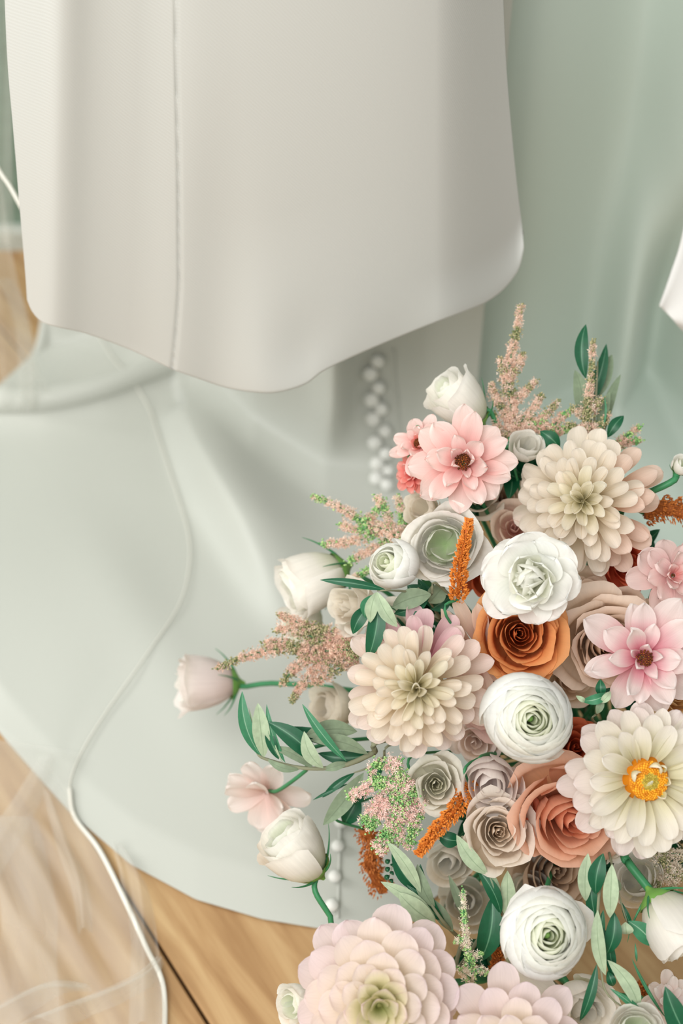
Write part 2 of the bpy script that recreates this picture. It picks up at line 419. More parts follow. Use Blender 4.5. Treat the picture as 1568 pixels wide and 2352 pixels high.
# covered buttons with loops on the placket
def button(px, py, r):
    r *= 1.12; p, n = hit(px, py, r*0.8)
    vs = []; fs = []
    t1 = n.orthogonal().normalized(); t2 = n.cross(t1)
    for j in range(7):
        a = -PI/2+PI*j/6
        for k in range(12):
            c = 2*PI*k/12; vs.append(p + (t1*math.cos(c)+t2*math.sin(c))*(r*math.cos(a)) + n*(r*0.75*math.sin(a)))
    for j in range(6):
        for k in range(12): k2 = (k+1) % 12; fs.append((j*12+k, j*12+k2, j*12+12+k2, j*12+12+k))
    b = world_part('button', vs, fs, BUTTON, gown)
    return p, n
for i, (x, y) in enumerate([(869, 822), (872, 884), (878, 935), (887, 987), (889, 1039), (892, 1085), (889, 1119),
                            (850, 850), (853, 912), (858, 958), (863, 1013), (869, 1062), (866, 1105)]):
    button(x, y, 0.0082 if i < 7 else 0.0092)
for x, y in [(782, 1895), (775, 1950), (768, 2020), (762, 2085), (790, 1835)]: button(x, y, 0.0062)
for pl in ([(905, 800), (912, 900), (922, 1000), (925, 1120)], [(783, 1830), (780, 1950), (776, 2110)]):
    pp = [hit(x, y, 0.0012)[0] for x, y in pl]
    vs, fs = tube(pp, 0.0016, 6, steps=30); world_part('placket_edge', vs, fs, SATIN_IN, gown)
# side panel of the ivory gown, green bounced light put into its colour
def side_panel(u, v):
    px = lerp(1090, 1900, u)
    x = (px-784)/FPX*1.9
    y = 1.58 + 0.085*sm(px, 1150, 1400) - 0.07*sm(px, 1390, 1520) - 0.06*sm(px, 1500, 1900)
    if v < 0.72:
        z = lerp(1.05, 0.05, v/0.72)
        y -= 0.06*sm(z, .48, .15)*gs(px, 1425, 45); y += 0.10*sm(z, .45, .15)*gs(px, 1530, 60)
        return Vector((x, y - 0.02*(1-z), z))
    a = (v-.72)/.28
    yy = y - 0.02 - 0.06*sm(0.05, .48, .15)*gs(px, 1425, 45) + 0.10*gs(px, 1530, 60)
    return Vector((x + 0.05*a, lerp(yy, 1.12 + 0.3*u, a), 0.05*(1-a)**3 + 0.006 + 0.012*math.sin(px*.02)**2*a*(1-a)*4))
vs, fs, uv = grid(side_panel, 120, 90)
world_part('side_panel', vs, fs, SATIN_GREEN_BOUNCE, gown, uv)
# white satin tail at the right
wt = [P(x, y, t) for x, y, t in ((1640, 360, 1.42), (1568, 535, 1.42), (1514, 702, 1.42), (1568, 758, 1.44), (1660, 850, 1.47), (1700, 500, 1.45))]
def tail(u, v):
    l = catmull([(1610, 300), (1568, 530), (1540, 625), (1513, 702)], v); r = catmull([(1780, 300), (1760, 600), (1690, 820), (1580, 770)], v)
    px = lerp(l[0], r[0], u); py = lerp(l[1], r[1], u)
    return P(px, py, 1.42+0.03*u+0.004*math.sin(u*9))
vs, fs, uv = grid(tail, 14, 24)
sash = world_part('satin_sash', vs, fs, fabric('white_satin', (228, 226, 222)), None, uv)
md = sash.modifiers.new('thickness', 'SOLIDIFY'); md.thickness = 0.0012
tag(sash, 'white satin sash end hanging at the right side of the gown side panel', 'sash')

# ------------------------------------------------------------------ veil
veil = empty('veil', PZ(200, 1850, 0.02)); tag(veil, 'sheer white tulle veil with corded edge trailing over train and floor', 'veil')
cordpx = [(225, 770), (262, 830), (305, 880), (345, 950), (372, 1030), (405, 1130), (432, 1230), (434, 1310), (408, 1400), (330, 1520), (245, 1640), (185, 1740), (162, 1815),
          (172, 1880), (230, 1960), (290, 2080), (340, 2190), (370, 2250), (379, 2310), (376, 2420)]
cp = [hit(x, y, 0.004)[0] for x, y in cordpx]
def cr_(t): return 0.0013
vs, fs = tube(cp, 0.0009, 6, steps=140); world_part('corded_edge', vs, fs, PIPING, veil)
cp2 = cp[12:]; cp2 = [p + Vector((0, 0, 0.006*math.sin(PI*i/(len(cp2)-1)))) for i, p in enumerate(cp2)]
vs, fs = tube(cp2, lambda t: 0.0026, 8, steps=70); world_part('corded_edge', vs, fs, PIPING, veil)
def veil_floor(u, v):
    r = catmull([c for c in cordpx[11:]], v)
    px = lerp(-260+120*v, r[0], u); py = lerp(1660+760*v, r[1], u)
    p, n = hit(px, py, 0.003)
    w = math.sin(PI*clamp(u)) * sm(v, .15, .5)
    z = 0.006 + w*(0.012+0.010*math.sin(u*17+v*5)+0.007*math.sin(u*31-v*11))
    return Vector((p.x, p.y, p.z + z))
vs, fs, uv = grid(veil_floor, 70, 70); world_part('tulle_sheet', vs, fs, TULLE, veil, uv)
def strip(name, cen, wid, lift=0.01, mat=TULLE2, amp=0.006, t=None, nu=16, nv=50):
    def f(u, v):
        c = catmull(cen, v); wd = interp(wid, v)
        px = c[0]+(u-.5)*wd; py = c[1]
        if t is None:
            p, n = hit(px, py, 0.0); return p + Vector((0, 0, lift + amp*math.sin(u*PI*3+v*4) + lift*math.sin(u*PI)))
        tt = interp(t, v); return P(px, py, tt + amp*math.sin(u*PI*3+v*3))
    vs, fs, uv = grid(f, nu, nv); return world_part(name, vs, fs, mat, veil, uv)
strip('tulle_fold', [(270, 1960), (305, 2030), (325, 2110), (335, 2200), (340, 2380)], [(0, 20), (.3, 60), (.7, 60), (1, 90)])
strip('tulle_fold', [(110, 1760), (60, 1860), (0, 1960), (-60, 2060)], [(0, 40), (.5, 75), (1, 90)], amp=.002)
strip('tulle_fold', [(110, 1840), (150, 1960), (185, 2050), (200, 2160)], [(0, 14), (.5, 44), (1, 34)], amp=.002)
strip('tulle_fold', [(370, 2225), (330, 2265), (250, 2305), (190, 2330), (100, 2370)], [(0, 15), (.5, 80), (1, 160)])
strip('tulle_fold', [(200, 2290), (130, 2285), (70, 2310), (-20, 2370)], [(0, 30), (.5, 70), (1, 130)])
strip('tulle_fold', [(30, 1900), (70, 2100), (60, 2250), (50, 2400)], [(0, 120), (.5, 130), (1, 190)], amp=.002)
# hanging part at the far left
strip('tulle_fold', [(-30, 380), (-8, 560), (20, 700), (35, 800), (45, 945)], [(0, 60), (.4, 66), (.7, 80), (1, 90)], t=[(0, 1.55), (1, 2.0)], amp=0.01)
strip('tulle_fold', [(10, 640), (40, 700), (60, 800), (62, 945)], [(0, 40), (.4, 36), (1, 40)], t=[(0, 1.7), (1, 1.99)], amp=0.006)
strip('tulle_fold', [(-20, -150), (-5, 60), (0, 200), (0, 400), (0, 560)], [(0, 60), (.5, 50), (1, 70)], t=[(0, 1.35), (1, 1.7)], amp=0.01)
strip('tulle_fold', [(75, 830), (90, 870), (118, 930)], [(0, 12), (1, 24)], t=[(0, 1.93), (1, 2.0)], amp=0.002)
vs, fs = tube([P(-60, 300, 1.5), P(0, 395, 1.5), P(24, 430, 1.5), P(48, 475, 1.5), P(90, 560, 1.52)], 0.0022, 8); world_part('corded_edge', vs, fs, PIPING, veil)
def veil_train(u, v):
    r = catmull(cordpx[1:13], v); l = catmull([(-150, 700), (-150, 1000), (-150, 1300), (-120, 1560), (60, 1720), (140, 1800)], v)
    px = lerp(l[0], r[0], u); py = lerp(l[1], r[1], u); p, n = hit(px, py, 0.0)
    return p + Vector((0, 0, 0.005+0.004*math.sin(u*9+v*14)*math.sin(PI*u)))
vs, fs, uv = grid(veil_train, 50, 60); world_part('tulle_sheet', vs, fs, tulle('tulle_thin', 0.09), veil, uv)

# ------------------------------------------------------------------ flower building blocks
BUNDLE = PZ(1340, 1830, 0.0)
bcount = [0]
def stem_to_bundle(parent, start, axis, rad=0.0022, mat=None, via=None):
    """a stem from the flower's back down into the gathered stems that stand on the floor"""
    i = bcount[0]; bcount[0] += 1
    a = i*2.4; rr = 0.0035*math.sqrt(i+0.5)
    d_ = start-CP; k_ = d_.dot(CF); spx, spy = 784+FPX*d_.dot(CR)/k_, 1176-FPX*d_.dot(CU)/k_
    if spy > 2200 and not via: via = [start - axis*0.03, P(1235, 2190, 1.26)]
    waist = BUNDLE + Vector((rr*math.cos(a), rr*math.sin(a), 0.075)); foot = BUNDLE + Vector((2.0*rr*math.cos(a+.6), 2.0*rr*math.sin(a+.6), 0.004))
    pts = [start] + ([start - axis*0.03] if not via else via) + [waist, foot]
    vs, fs = tube(pts, rad, 7, steps=22)
    return world_part('stem', vs, fs, mat or STEM_G, parent)

def petal_grid(L, W, cupb, cupt, curl, point=0.5, ruffle=0.0, twist=0.0, wmax=.6, base=.3, nu=8, nv=11, seed=0, notch=0.0):
    rnd = random.Random(seed); ph = rnd.random()*6; ph2 = rnd.random()*6
    rm = lambda q: math.sin(q*PI/2)
    cen = []; y = z = 0.0; pv = 0
    for j in range(nv+1):
        v1 = rm(j/nv); th = curl*((v1+pv)/2)**1.5
        y += L*(v1-pv)*math.cos(th); z += L*(v1-pv)*math.sin(th); cen.append((y, z)); pv = v1
    def f(u, v):
        j = round(v*nv); y0, z0 = cen[j]; v = rm(v)
        th = curl*v**1.5
        if v < wmax: w_ = base+(1-base)*sm(v, -0.15, wmax)
        else: w_ = max(0.03, (1-((v-wmax)/(1-wmax))**2.6)**point)
        w_ *= W/2; s = 2*u-1
        c = lerp(cupb, cupt, v)
        if abs(c) < 1e-3: x = w_*s; h = 0
        else: x = w_*math.sin(c*s)/c; h = w_*(1-math.cos(c*s))/abs(c)*(1 if c > 0 else -1)
        h += ruffle*W*math.sin(s*5+ph+v*3)*v*v + ruffle*W*.5*math.sin(v*9+ph2)*s*v
        yy = -notch*L*(1-abs(s))**2*sm(v, .85, 1)
        if twist:
            a = twist*v; x, h = x*math.cos(a)-h*math.sin(a), x*math.sin(a)+h*math.cos(a)
        return Vector((x, y0-h*math.sin(th)+yy, z0+h*math.cos(th)))
    return grid(f, nu, nv)
pcache = {}
def petal_mesh(key, mat, **kw):
    k = (key, mat.name)
    if k not in pcache:
        vs, fs, uv = petal_grid(**kw); me = make_mesh('petal', vs, fs, uv); me.materials.append(mat); pcache[k] = me
    return pcache[k]

def begin(name, label, cat, px, py, t, tilt, spin=0., group=None):
    m = frame(px, py, tilt[0], tilt[1], spin); o = empty(name, P(px, py, t), m); tag(o, label, cat, group); return o, m

def dahlia(label, px, py, R, t, tilt, mats, n=115, inner=0.0, cupk=1.0, spin=0., wid=.36, outer_pick=None, lean=(0, 0), dome=0.55, flatten=-.12, group=None, lmin=.36, lmax=.70, jit=.16, r0=(.02, .34), tip=.36, cres=.30):
    """mats: (centre, middle, outer); inner: start fraction (open centre)"""
    o, m = begin('dahlia', label, 'flower', px, py, t, tilt, spin, group); R = R*t/FPX
    rnd = random.Random(int(px*7+py))
    for i in range(n):
        f = (i+.5)/n; g = inner+(1-inner)*f
        az = i*2.39996+rnd.uniform(-jit, jit)*.7
        el = lerp(1.40, flatten, g**0.62)+rnd.uniform(-jit, jit)*.8
        L = R*lerp(lmin, lmax, g**.8)*rnd.uniform(.9, 1.08)
        r0_ = R*lerp(r0[0], r0[1], g); z0 = R*dome*(math.cos(g*PI*.55))-R*.25
        W = R*wid*lerp(.55, 1.0, g**.6)*rnd.uniform(.9, 1.1)
        lv = min(5, int(g*6)); va = i % 4
        cb = lerp(2.7, 1.5, g**.8)*cupk; ct = lerp(1.5, .55, g**.7)*cupk
        mat = mats[0] if g < .22 else (mats[1] if g < .72 else mats[2])
        if outer_pick and g > .6:
            alt = outer_pick(az+spin, g)
            if alt: mat = alt
        me = petal_mesh(('dah', lv, va, round(cupk, 2), round(inner, 1), tip), mat, L=1, W=1, cupb=cb, cupt=ct, curl=lerp(-.5, .34, g) if g > .25 else -.35,
                        point=tip+.12*(va == 2), ruffle=.012+.03*(va == 3), base=cres, wmax=.66, seed=va+lv*5, nu=8, nv=10, twist=(va-1.5)*.08)
        mt = Matrix.Rotation(az, 4, 'Z') @ Matrix.Translation((0, r0_, z0)) @ Matrix.Rotation(el, 4, 'X') @ Matrix.Rotation(rnd.uniform(-jit, jit)*1.8, 4, 'Y') @ Matrix.Diagonal((W, L, (W+L)/2*.9, 1))
        link('petal', me, mat, o, mt)
    # receptacle hidden under the petals
    vs = []; fs = []
    for j in range(7):
        a = PI*j/6
        for k in range(14): c = 2*PI*k/14; vs.append(Vector((R*.34*math.sin(a)*math.cos(c), R*.34*math.sin(a)*math.sin(c), -R*.18+R*(.42 if a < PI/2 else .3)*math.cos(a))))
    for j in range(6):
        for k in range(14): k2 = (k+1) % 14; fs.append((j*14+k, j*14+k2, j*14+14+k2, j*14+14+k))
    if inner == 0 or True: link('flower_head', make_mesh('flower_head', vs, fs), mats[3] if len(mats) > 3 else mats[0], o)
    stem_to_bundle(o, P(px, py, t)-m @ Vector((0, 0, R*.4)), m @ Vector((0, 0, 1)), .003)
    return o, m, R

def cup_flower(name, label, px, py, R, t, tilt, mats, n=26, spin=0., Hk=1.0, inner=.08, alpha=(2.6, 2.0), drop=.5, spiral=.06,
               ruffle=.02, rnd_=3.0, group=None, zo=-.5, centre=None, calyx=False, stem_via=None, stem=True, pw=.85, cat='flower', ragged=0.0, stem_r=.0022, lip=(.1, .3), roll=(0, 60), edge_roll=.5, point=0.0, off=.06, oval=.04, bowl=1.0, grow=1.0):
    """layered shells around the flower axis (local Z).  curl: inner/outer rim curl"""
    o, m = begin(name, label, cat, px, py, t, tilt, spin, group); R = R*t/FPX; Hh = R*Hk
    rnd = random.Random(int(px*3+py*11+n)); oph = rnd.random()*6
    for i in range(n):
        f = i/max(1, n-1); Rk = R*(inner+(1-inner)*f**pw)*(1-lip[1]*.35*(roll[1] > 0)); al = lerp(alpha[0], alpha[1], f)*rnd.uniform(.92, 1.08)
        az = i*2.39996+rnd.uniform(-.15, .15); 
        zr = Hh*(1-drop*f*f)*rnd.uniform(.96, 1.03); zb = -0.08*Hh*f
        ph = rnd.random()*6; ph2 = rnd.random()*6; sp = spiral*rnd.uniform(.7, 1.3); cx = Rk*rnd.uniform(-off, off); cy = Rk*rnd.uniform(-off, off)
        rf = ruffle*rnd.uniform(.6, 1.4); jag = ragged*rnd.uniform(.5, 1.5); tb = .62
        rho = math.radians(lerp(roll[0], roll[1], f**1.3)*rnd.uniform(.75, 1.2)); lp = lerp(lip[0], lip[1], f)*R*rnd.uniform(.85, 1.15)
        pt = point*rnd.uniform(.5, 1.4)
        def F(u, v):
            s = 2*u-1
            T = 1-.42*abs(s)**rnd_ + pt*max(0, .35-abs(s)) - jag*.10*abs(math.sin(s*7+ph)); tt = v*T
            a = az+s*al/2*(0.55+0.45*min(1, v*2.2))
            th = min(tt/tb, 1)*PI/2; r = Rk*math.sin(th)**bowl; z = zb+(zr-zb)*(1-math.cos(th))
            if tt > tb:
                q = (tt-tb)/(1-tb); rr_ = rho*(1+edge_roll*s*s) + 1e-4
                r += lp*(1-math.cos(rr_*q))/rr_; z += lp*math.sin(rr_*q)/rr_
            r *= (1+sp*s)*(1+oval*math.sin(2*a+oph))
            w_ = v**3
            r += R*rf*math.sin(s*6+ph)*w_; z += R*rf*math.sin(s*8+ph2)*w_
            return Vector((cx*v+r*math.cos(a), cy*v+r*math.sin(a), z+Hh*zo))
        vs, fs, uv = grid(F, 12, 10)
        mat = mats[0] if f < .3 else (mats[1] if f < .75 else mats[-1])
        link('petal', make_mesh('petal', vs, fs, uv), mat, o)
    ax = m @ Vector((0, 0, 1)); base = P(px, py, t)+ax*(Hh*zo)
    if centre:
        kind, cm, cr0 = centre
        rr = R*cr0
        if kind == 'ball':
            vs = []; fs = []
            for j in range(6):
                a = PI*j/5
                for k in range(10): c = 2*PI*k/10; vs.append(Vector((rr*math.sin(a)*math.cos(c), rr*math.sin(a)*math.sin(c), Hh*(zo+.62)+rr*1.3*math.cos(a))))
            for j in range(5):
                for k in range(10): k2 = (k+1) % 10; fs.append((j*10+k, j*10+k2, j*10+10+k2, j*10+10+k))
            link('flower_centre', make_mesh('flower_centre', vs, fs), cm, o)
    if calyx:
        vs = []; fs = []; pr = [(.05, -.24), (.08, -.17), (.17, -.07), (.34, .02), (.47, .12), (.53, .22)]
        for r_, z_ in pr:
            for k in range(12): c = 2*PI*k/12; vs.append(Vector((R*r_*math.cos(c), R*r_*math.sin(c), Hh*zo+R*z_-R*.04)))
        for j in range(len(pr)-1):
            for k in range(12): k2 = (k+1) % 12; fs.append((j*12+k, j*12+k2, j*12+12+k2, j*12+12+k))
        cx_ = link('calyx', make_mesh('calyx', vs, fs), CALYX, o)
        for k in range(5):
            c = 2*PI*k/5+.4; d = Vector((math.cos(c), math.sin(c), 0)); z = Hh*zo
            out = rnd.uniform(.55, 1.0); L_ = rnd.uniform(.5, .8)
            pts = [d*(R*.12)+Vector((0, 0, z-R*.06)), d*(R*.52)+Vector((0, 0, z+R*.10)), d*(R*(.72+.25*out))+Vector((0, 0, z+R*L_*.6)), d*(R*(.8+.45*out))+Vector((0, 0, z+R*L_))]
            vs, fs = tube(pts, lambda q: R*.05*(1-q*.9), 6, steps=10); link('sepal', make_mesh('sepal', vs, fs), STEM_G, o)
    if stem: stem_to_bundle(o, base-ax*(R*.05), ax, stem_r, None, stem_via)
    return o, m, R

def open_flower(name, label, px, py, R, t, tilt, layers, centre=None, spin=0., group=None, stem_via=None, stem=True):
    """layers: (count, length, width, elevation, cupb, cupt, curl, ruffle, point, mat, r0, z0)"""
    o, m = begin(name, label, 'flower', px, py, t, tilt, spin, group); R = R*t/FPX; rnd = random.Random(int(px+py*5))
    for li, (c, Lk, Wk, el, cb, ct, cu, ru, po, mat, r0, z0) in enumerate(layers):
        for k in range(c):
            vs, fs, uv = petal_grid(R*Lk*rnd.uniform(.85, 1.12), R*Wk*rnd.uniform(.8, 1.15), cb*rnd.uniform(.7, 1.3), ct*rnd.uniform(.5, 1.4), cu+rnd.uniform(-.25, .25), po, ru, rnd.uniform(-.4, .4)*(1 if ru > .03 else .3), seed=int(px)+li*31+k, nu=8, nv=10, wmax=.6, base=.32)
            mt = Matrix.Rotation(2*PI*k/c+li*.7+rnd.uniform(-.16, .16), 4, 'Z') @ Matrix.Translation((0, R*r0, R*z0)) @ Matrix.Rotation(el+rnd.uniform(-.2, .2), 4, 'X')
            link('petal', make_mesh('petal', vs, fs, uv), mat, o, mt)
    if centre:
        vs = []; fs = []; tn = []; cm, cr0, cz = centre
        for k in range(46):
            a = k*2.4; r_ = R*cr0*math.sqrt(k/46); s = R*cr0*.17
            c0 = Vector((r_*math.cos(a), r_*math.sin(a), R*cz+R*cr0*.9*math.sqrt(max(0, 1-(k/46)))))
            b = len(vs)
            for d in ((s, 0, 0), (0, s, 0), (-s, 0, 0), (0, -s, 0), (0, 0, s*1.6), (0, 0, -s)): vs.append(c0+Vector(d)); tn.append(rnd.random())
            for q in range(4): fs.append((b+q, b+(q+1) % 4, b+4)); fs.append((b+(q+1) % 4, b+q, b+5))
        ob = link('flower_centre', make_mesh('flower_centre', vs, fs, tone=tn), cm, o); ob['kind'] = 'stuff'
    ax = m @ Vector((0, 0, 1))
    if stem: stem_to_bundle(o, P(px, py, t)-ax*(R*.08), ax, .0018, None, stem_via)
    return o, m, R

def leaf(parent, a, b, wpx, mat, bend=0.0, arch=0.0, roll=0.0, name='leaf', fold=.25, wmax=.5, point=.8, curlup=0.0):
    """a, b: (px, py, t) of base and tip; bend px sideways, arch m towards the camera"""
    A = P(*a); B = P(*b); ax = B-A; Lw = ax.length; ax.normalize()
    vdir = (CP-(A+B)/2).normalized(); side = ax.cross(vdir).normalized(); nrm = side.cross(ax).normalized()
    t = (a[2]+b[2])/2; Wd = wpx*t/FPX/2; bd = bend*t/FPX
    cr, sr = math.cos(roll), math.sin(roll)
    s2 = side*cr+nrm*sr; n2 = nrm*cr-side*sr
    def F(u, v):
        s = 2*u-1; w_ = Wd*(max(0.0, math.sin(PI*v**(math.log(.5)/math.log(wmax))))**point*.97+.03)
        c = A + ax*(Lw*v) + side*(bd*4*v*(1-v)) + nrm*(arch*4*v*(1-v)+curlup*v*v)
        return c + s2*(w_*s) + n2*(abs(s)*w_*fold)
    vs, fs, uv = grid(F, 6, 12)
    return world_part(name, vs, fs, mat, parent, uv)

def sprig(label, base, pts, leaves, name='olive_branch', rad=.0014, mat=None, root=True, group=None):
    """pts: twig through (px,py,t); leaves: (a, b, width, mat, bend, arch, roll)"""
    o = empty(name, P(*base)); tag(o, label, 'branch', group)
    w3 = [P(*p) for p in pts]
    vs, fs = tube(w3, lambda q: rad*(1-.55*q), 7, steps=24); world_part('twig', vs, fs, mat or STEM_B, o)
    for l in leaves: leaf(o, *l)
    if root: stem_to_bundle(o, w3[0], (w3[1]-w3[0]).normalized(), rad, mat or STEM_B)
    return o

def floret_cloud(parent, segs, size, matp, matb, density=1.0, budf=.25, tipgreen=True, seed=1, star=True):
    """segs: (A, B, r0, r1) world-space spikes covered in tiny florets; two meshes: florets and buds"""
    rnd = random.Random(seed); V = {0: ([], [], []), 1: ([], [], [])}
    for ci, (A, B, r0, r1) in enumerate(segs):
        ax = (B-A); L = ax.length; ax.normalize(); s1 = ax.orthogonal().normalized(); s2 = ax.cross(s1)
        n = int(L/size*density*17*(.4+(r0+r1)/2/size*.5))
        for k in range(n):
            v = rnd.random(); r = lerp(r0, r1, v)*math.sqrt(rnd.uniform(.1, 1))*(1.75 if rnd.random() < .22 else 1); a = rnd.random()*2*PI
            out = (s1*math.cos(a)+s2*math.sin(a)); c = A+ax*(L*v)+out*r
            g = rnd.random() < (.9 if math.sin(ci*1.9+v*3+seed) > 1-2*budf else .06)
            vs, fs, tn = V[1 if g else 0]; b = len(vs); s = size*rnd.uniform(.6, 1.15)
            tone = rnd.random()
            if g or not star:
                s *= .55
                for d in ((1, 0, 0), (0, 1, 0), (-1, 0, 0), (0, -1, 0), (0, 0, 1), (0, 0, -1)): vs.append(c+Vector(d)*s); tn.append(tone)
                for q in range(4): fs.append((b+q, b+(q+1) % 4, b+4)); fs.append((b+(q+1) % 4, b+q, b+5))
            else:
                nn = (out+ax*.4+Vector([rnd.uniform(-.5, .5) for _ in range(3)])).normalized(); x = nn.orthogonal().normalized(); y = nn.cross(x)
                for q in range(4):
                    a2 = q*PI/2+tone*3; d = x*math.cos(a2)+y*math.sin(a2); e = x*math.cos(a2+1.2)+y*math.sin(a2+1.2)
                    b = len(vs); vs += [c, c+d*s*.95+nn*s*.55, c+(d+e)*.42*s+nn*s*.2]; tn += [tone, min(1, tone+.3), tone]; fs.append((b, b+1, b+2))
    for i, (nm, mt) in enumerate((('floret', matp), ('bud', matb))):
        vs, fs, tn = V[i]
        if vs:
            ob = world_part(nm, vs, fs, mt, parent, smooth=bool(i), tone=tn); ob['kind'] = 'stuff'

AST_P = tone_mat('astilbe_pink', (226, 184, 160), (250, 228, 212), .8, .3)
AST_R = tone_mat('astilbe_rose', (238, 190, 180), (253, 232, 224), .8, .3)
AST_B = tone_mat('astilbe_brown', (212, 168, 146), (242, 212, 192), .8, .2)
AST_W = tone_mat('astilbe_cream', (214, 196, 176), (246, 236, 220), .8, .3)
BUD_G = tone_mat('astilbe_bud', (84, 150, 84), (184, 212, 140), .6)
BUD_T = tone_mat('astilbe_bud_tan', (104, 118, 70), (190, 178, 138), .6)
def astilbe(label, axis, branches, size=.0023, r=.0046, mats=(AST_P, BUD_G), budf=.25, density=1., seed=1, tipgreen=True, group='astilbe plumes in the bouquet', star=True, mainr=None):
    """axis: px pts base->tip; branches: list of px-pts (from axis outward)"""
    o = empty('astilbe', P(*axis[0])); tag(o, label, 'flower', group)
    ax = [P(*p) for p in axis]; vs, fs = tube(ax, lambda q: .0011*(1-.6*q), 6, steps=20); world_part('stalk', vs, fs, STEM_G, o)
    segs = []
    def add(pts, r0, r1, k=5):
        c = [Vector(catmull([tuple(p) for p in pts], i/k)) for i in range(k+1)]
        for i in range(k): segs.append((c[i], c[i+1], lerp(r0, r1, i/k), lerp(r0, r1, (i+1)/k)))
    mr = mainr or r*1.25
    add(ax, mr, r*.4, 8)
    for b in branches:
        pb = [P(*p) for p in b]; add(pb, r, r*.55, 4)
        vs, fs = tube(pb, .0005, 5, steps=8); world_part('branchlet', vs, fs, STEM_G, o)
    # buds gather towards each tip
    floret_cloud(o, segs, size, mats[0], mats[1], density, budf, False, seed, star)
    if tipgreen:
        tips = []
        for b in [axis]+list(branches):
            pe = P(*b[-1]); pp = P(*b[-2]); d = (pe-pp); tips.append((pe-d.normalized()*min(d.length, .008), pe+d.normalized()*.002, r*.55, r*.3))
        rn = random.Random(seed); vs = []; fs = []; tn = []
        for A, B, r0, r1 in tips:
            for k in range(26):
                v = rn.random(); c = A.lerp(B, v)+Vector([rn.uniform(-1, 1) for _ in range(3)])*r0*.8; s = size*.5; b = len(vs); q_ = rn.random()
                for d in ((1, 0, 0), (0, 1, 0), (-1, 0, 0), (0, -1, 0), (0, 0, 1), (0, 0, -1)): vs.append(c+Vector(d)*s); tn.append(q_)
                for q in range(4): fs.append((b+q, b+(q+1) % 4, b+4)); fs.append((b+(q+1) % 4, b+q, b+5))
        ob = world_part('tip_bud', vs, fs, mats[1], o, tone=tn); ob['kind'] = 'stuff'
    stem_to_bundle(o, ax[0], (ax[1]-ax[0]).normalized(), .0012)
    return o
AMA = tone_mat('amaranth_orange', (180, 88, 22), (230, 148, 64), .6)
AMA_D = tone_mat('amaranth_rust', (140, 72, 26), (196, 118, 54), .7)
def amaranth(label, pts, r0, r1, n=650, mat=AMA, seed=3, lump=.18, sz=.0036):
    o = empty('amaranth', P(*pts[0])); tag(o, label, 'flower', 'orange amaranth spikes in the bouquet'); rnd = random.Random(seed)
    ax = [P(*p) for p in pts]; t = pts[0][2]; r0 = r0*t/FPX*.95; r1 = r1*t/FPX*.95; n = int(n*2.2)
    vs, fs = tube(ax, min(r0, r1)*.5, 8, steps=16); world_part('stalk', vs, fs, mat, o, tone=[.1]*len(vs))
    vs = []; fs = []; tn = []
    for k in range(n):
        v = rnd.random(); c = Vector(catmull([tuple(p) for p in ax], v)); c2 = Vector(catmull([tuple(p) for p in ax], min(1, v+.05))); c1 = Vector(catmull([tuple(p) for p in ax], max(0, v-.05)))
        tg = (c2-c1).normalized(); s1 = tg.orthogonal().normalized(); s2 = tg.cross(s1); a = rnd.random()*2*PI
        r = lerp(r0, r1, v)*(1+lump*math.sin(v*34+a*2))*math.sqrt(rnd.uniform(.45, 1)); out = s1*math.cos(a)+s2*math.sin(a)
        d = (out*.9+tg*rnd.uniform(.3, 1.0)).normalized(); c = c+out*r*.8; L = sz*rnd.uniform(.6, 1.1); w_ = L*.26
        x = d.orthogonal().normalized(); y = d.cross(x); b = len(vs); tone = rnd.random()
        vs += [c-d*L*.4, c+x*w_, c+y*w_, c-x*w_, c-y*w_, c+d*L*.7]; tn += [0, tone, tone, tone, tone, min(1, tone+.3)]
        for q in range(4): fs.append((b, b+1+(q+1) % 4, b+1+q)); fs.append((b+1+q, b+1+(q+1) % 4, b+5))
    ob = world_part('seed_cluster', vs, fs, mat, o, tone=tn, smooth=False); ob['kind'] = 'stuff'
    stem_to_bundle(o, ax[0], (ax[1]-ax[0]).normalized(), .0012)
    return o

# ------------------------------------------------------------------ petal colours
M = {}
def lift(c, k=.22): return tuple(x+(248-x)*k if max(c)-min(c) < 70 else x+(255-x)*.05 for x in c)
def pm(k, *a, **kw): M[k] = petal_mat('petal_'+k, *[lift(c) for c in a], **kw)
pm('cream_in', (232, 222, 172), (243, 234, 208), (247, 240, 222))
pm('cream', (228, 208, 166), (243, 230, 210), (247, 237, 224))
pm('cream_pink', (238, 198, 172), (245, 224, 211), (247, 231, 224))
pm('pink_out', (206, 130, 150), (232, 184, 192), (242, 212, 212))
pm('peach_out', (230, 176, 140), (240, 206, 184), (242, 216, 200))
pm('blush_in', (196, 200, 120), (236, 226, 184), (242, 216, 214))
pm('blush', (238, 218, 176), (242, 226, 212), (240, 220, 220))
pm('blush_out', (238, 214, 204), (238, 220, 218), (236, 216, 222))
pm('white_in', (214, 210, 128), (240, 236, 200), (246, 242, 224))
pm('white', (228, 222, 170), (244, 238, 222), (246, 240, 232))
pm('white_out', (236, 224, 200), (240, 230, 222), (240, 226, 224))
pm('ran_in', (172, 210, 124), (232, 240, 200), (250, 251, 232), vein=.05)
pm('ran', (240, 242, 208), (252, 252, 238), (254, 254, 246), vein=.04)
pm('ran_out', (248, 249, 236), (252, 252, 246), (254, 254, 250), vein=.04)
pm('lis', (222, 230, 180), (252, 248, 238), (254, 251, 244), vein=.06)
pm('lis_in', (176, 206, 138), (228, 236, 204), (251, 251, 240), vein=.05)
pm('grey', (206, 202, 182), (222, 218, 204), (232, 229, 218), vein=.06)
pm('ivory', (222, 206, 172), (232, 222, 202), (238, 230, 214))
pm('orange_in', (190, 92, 40), (218, 118, 60), (234, 146, 86))
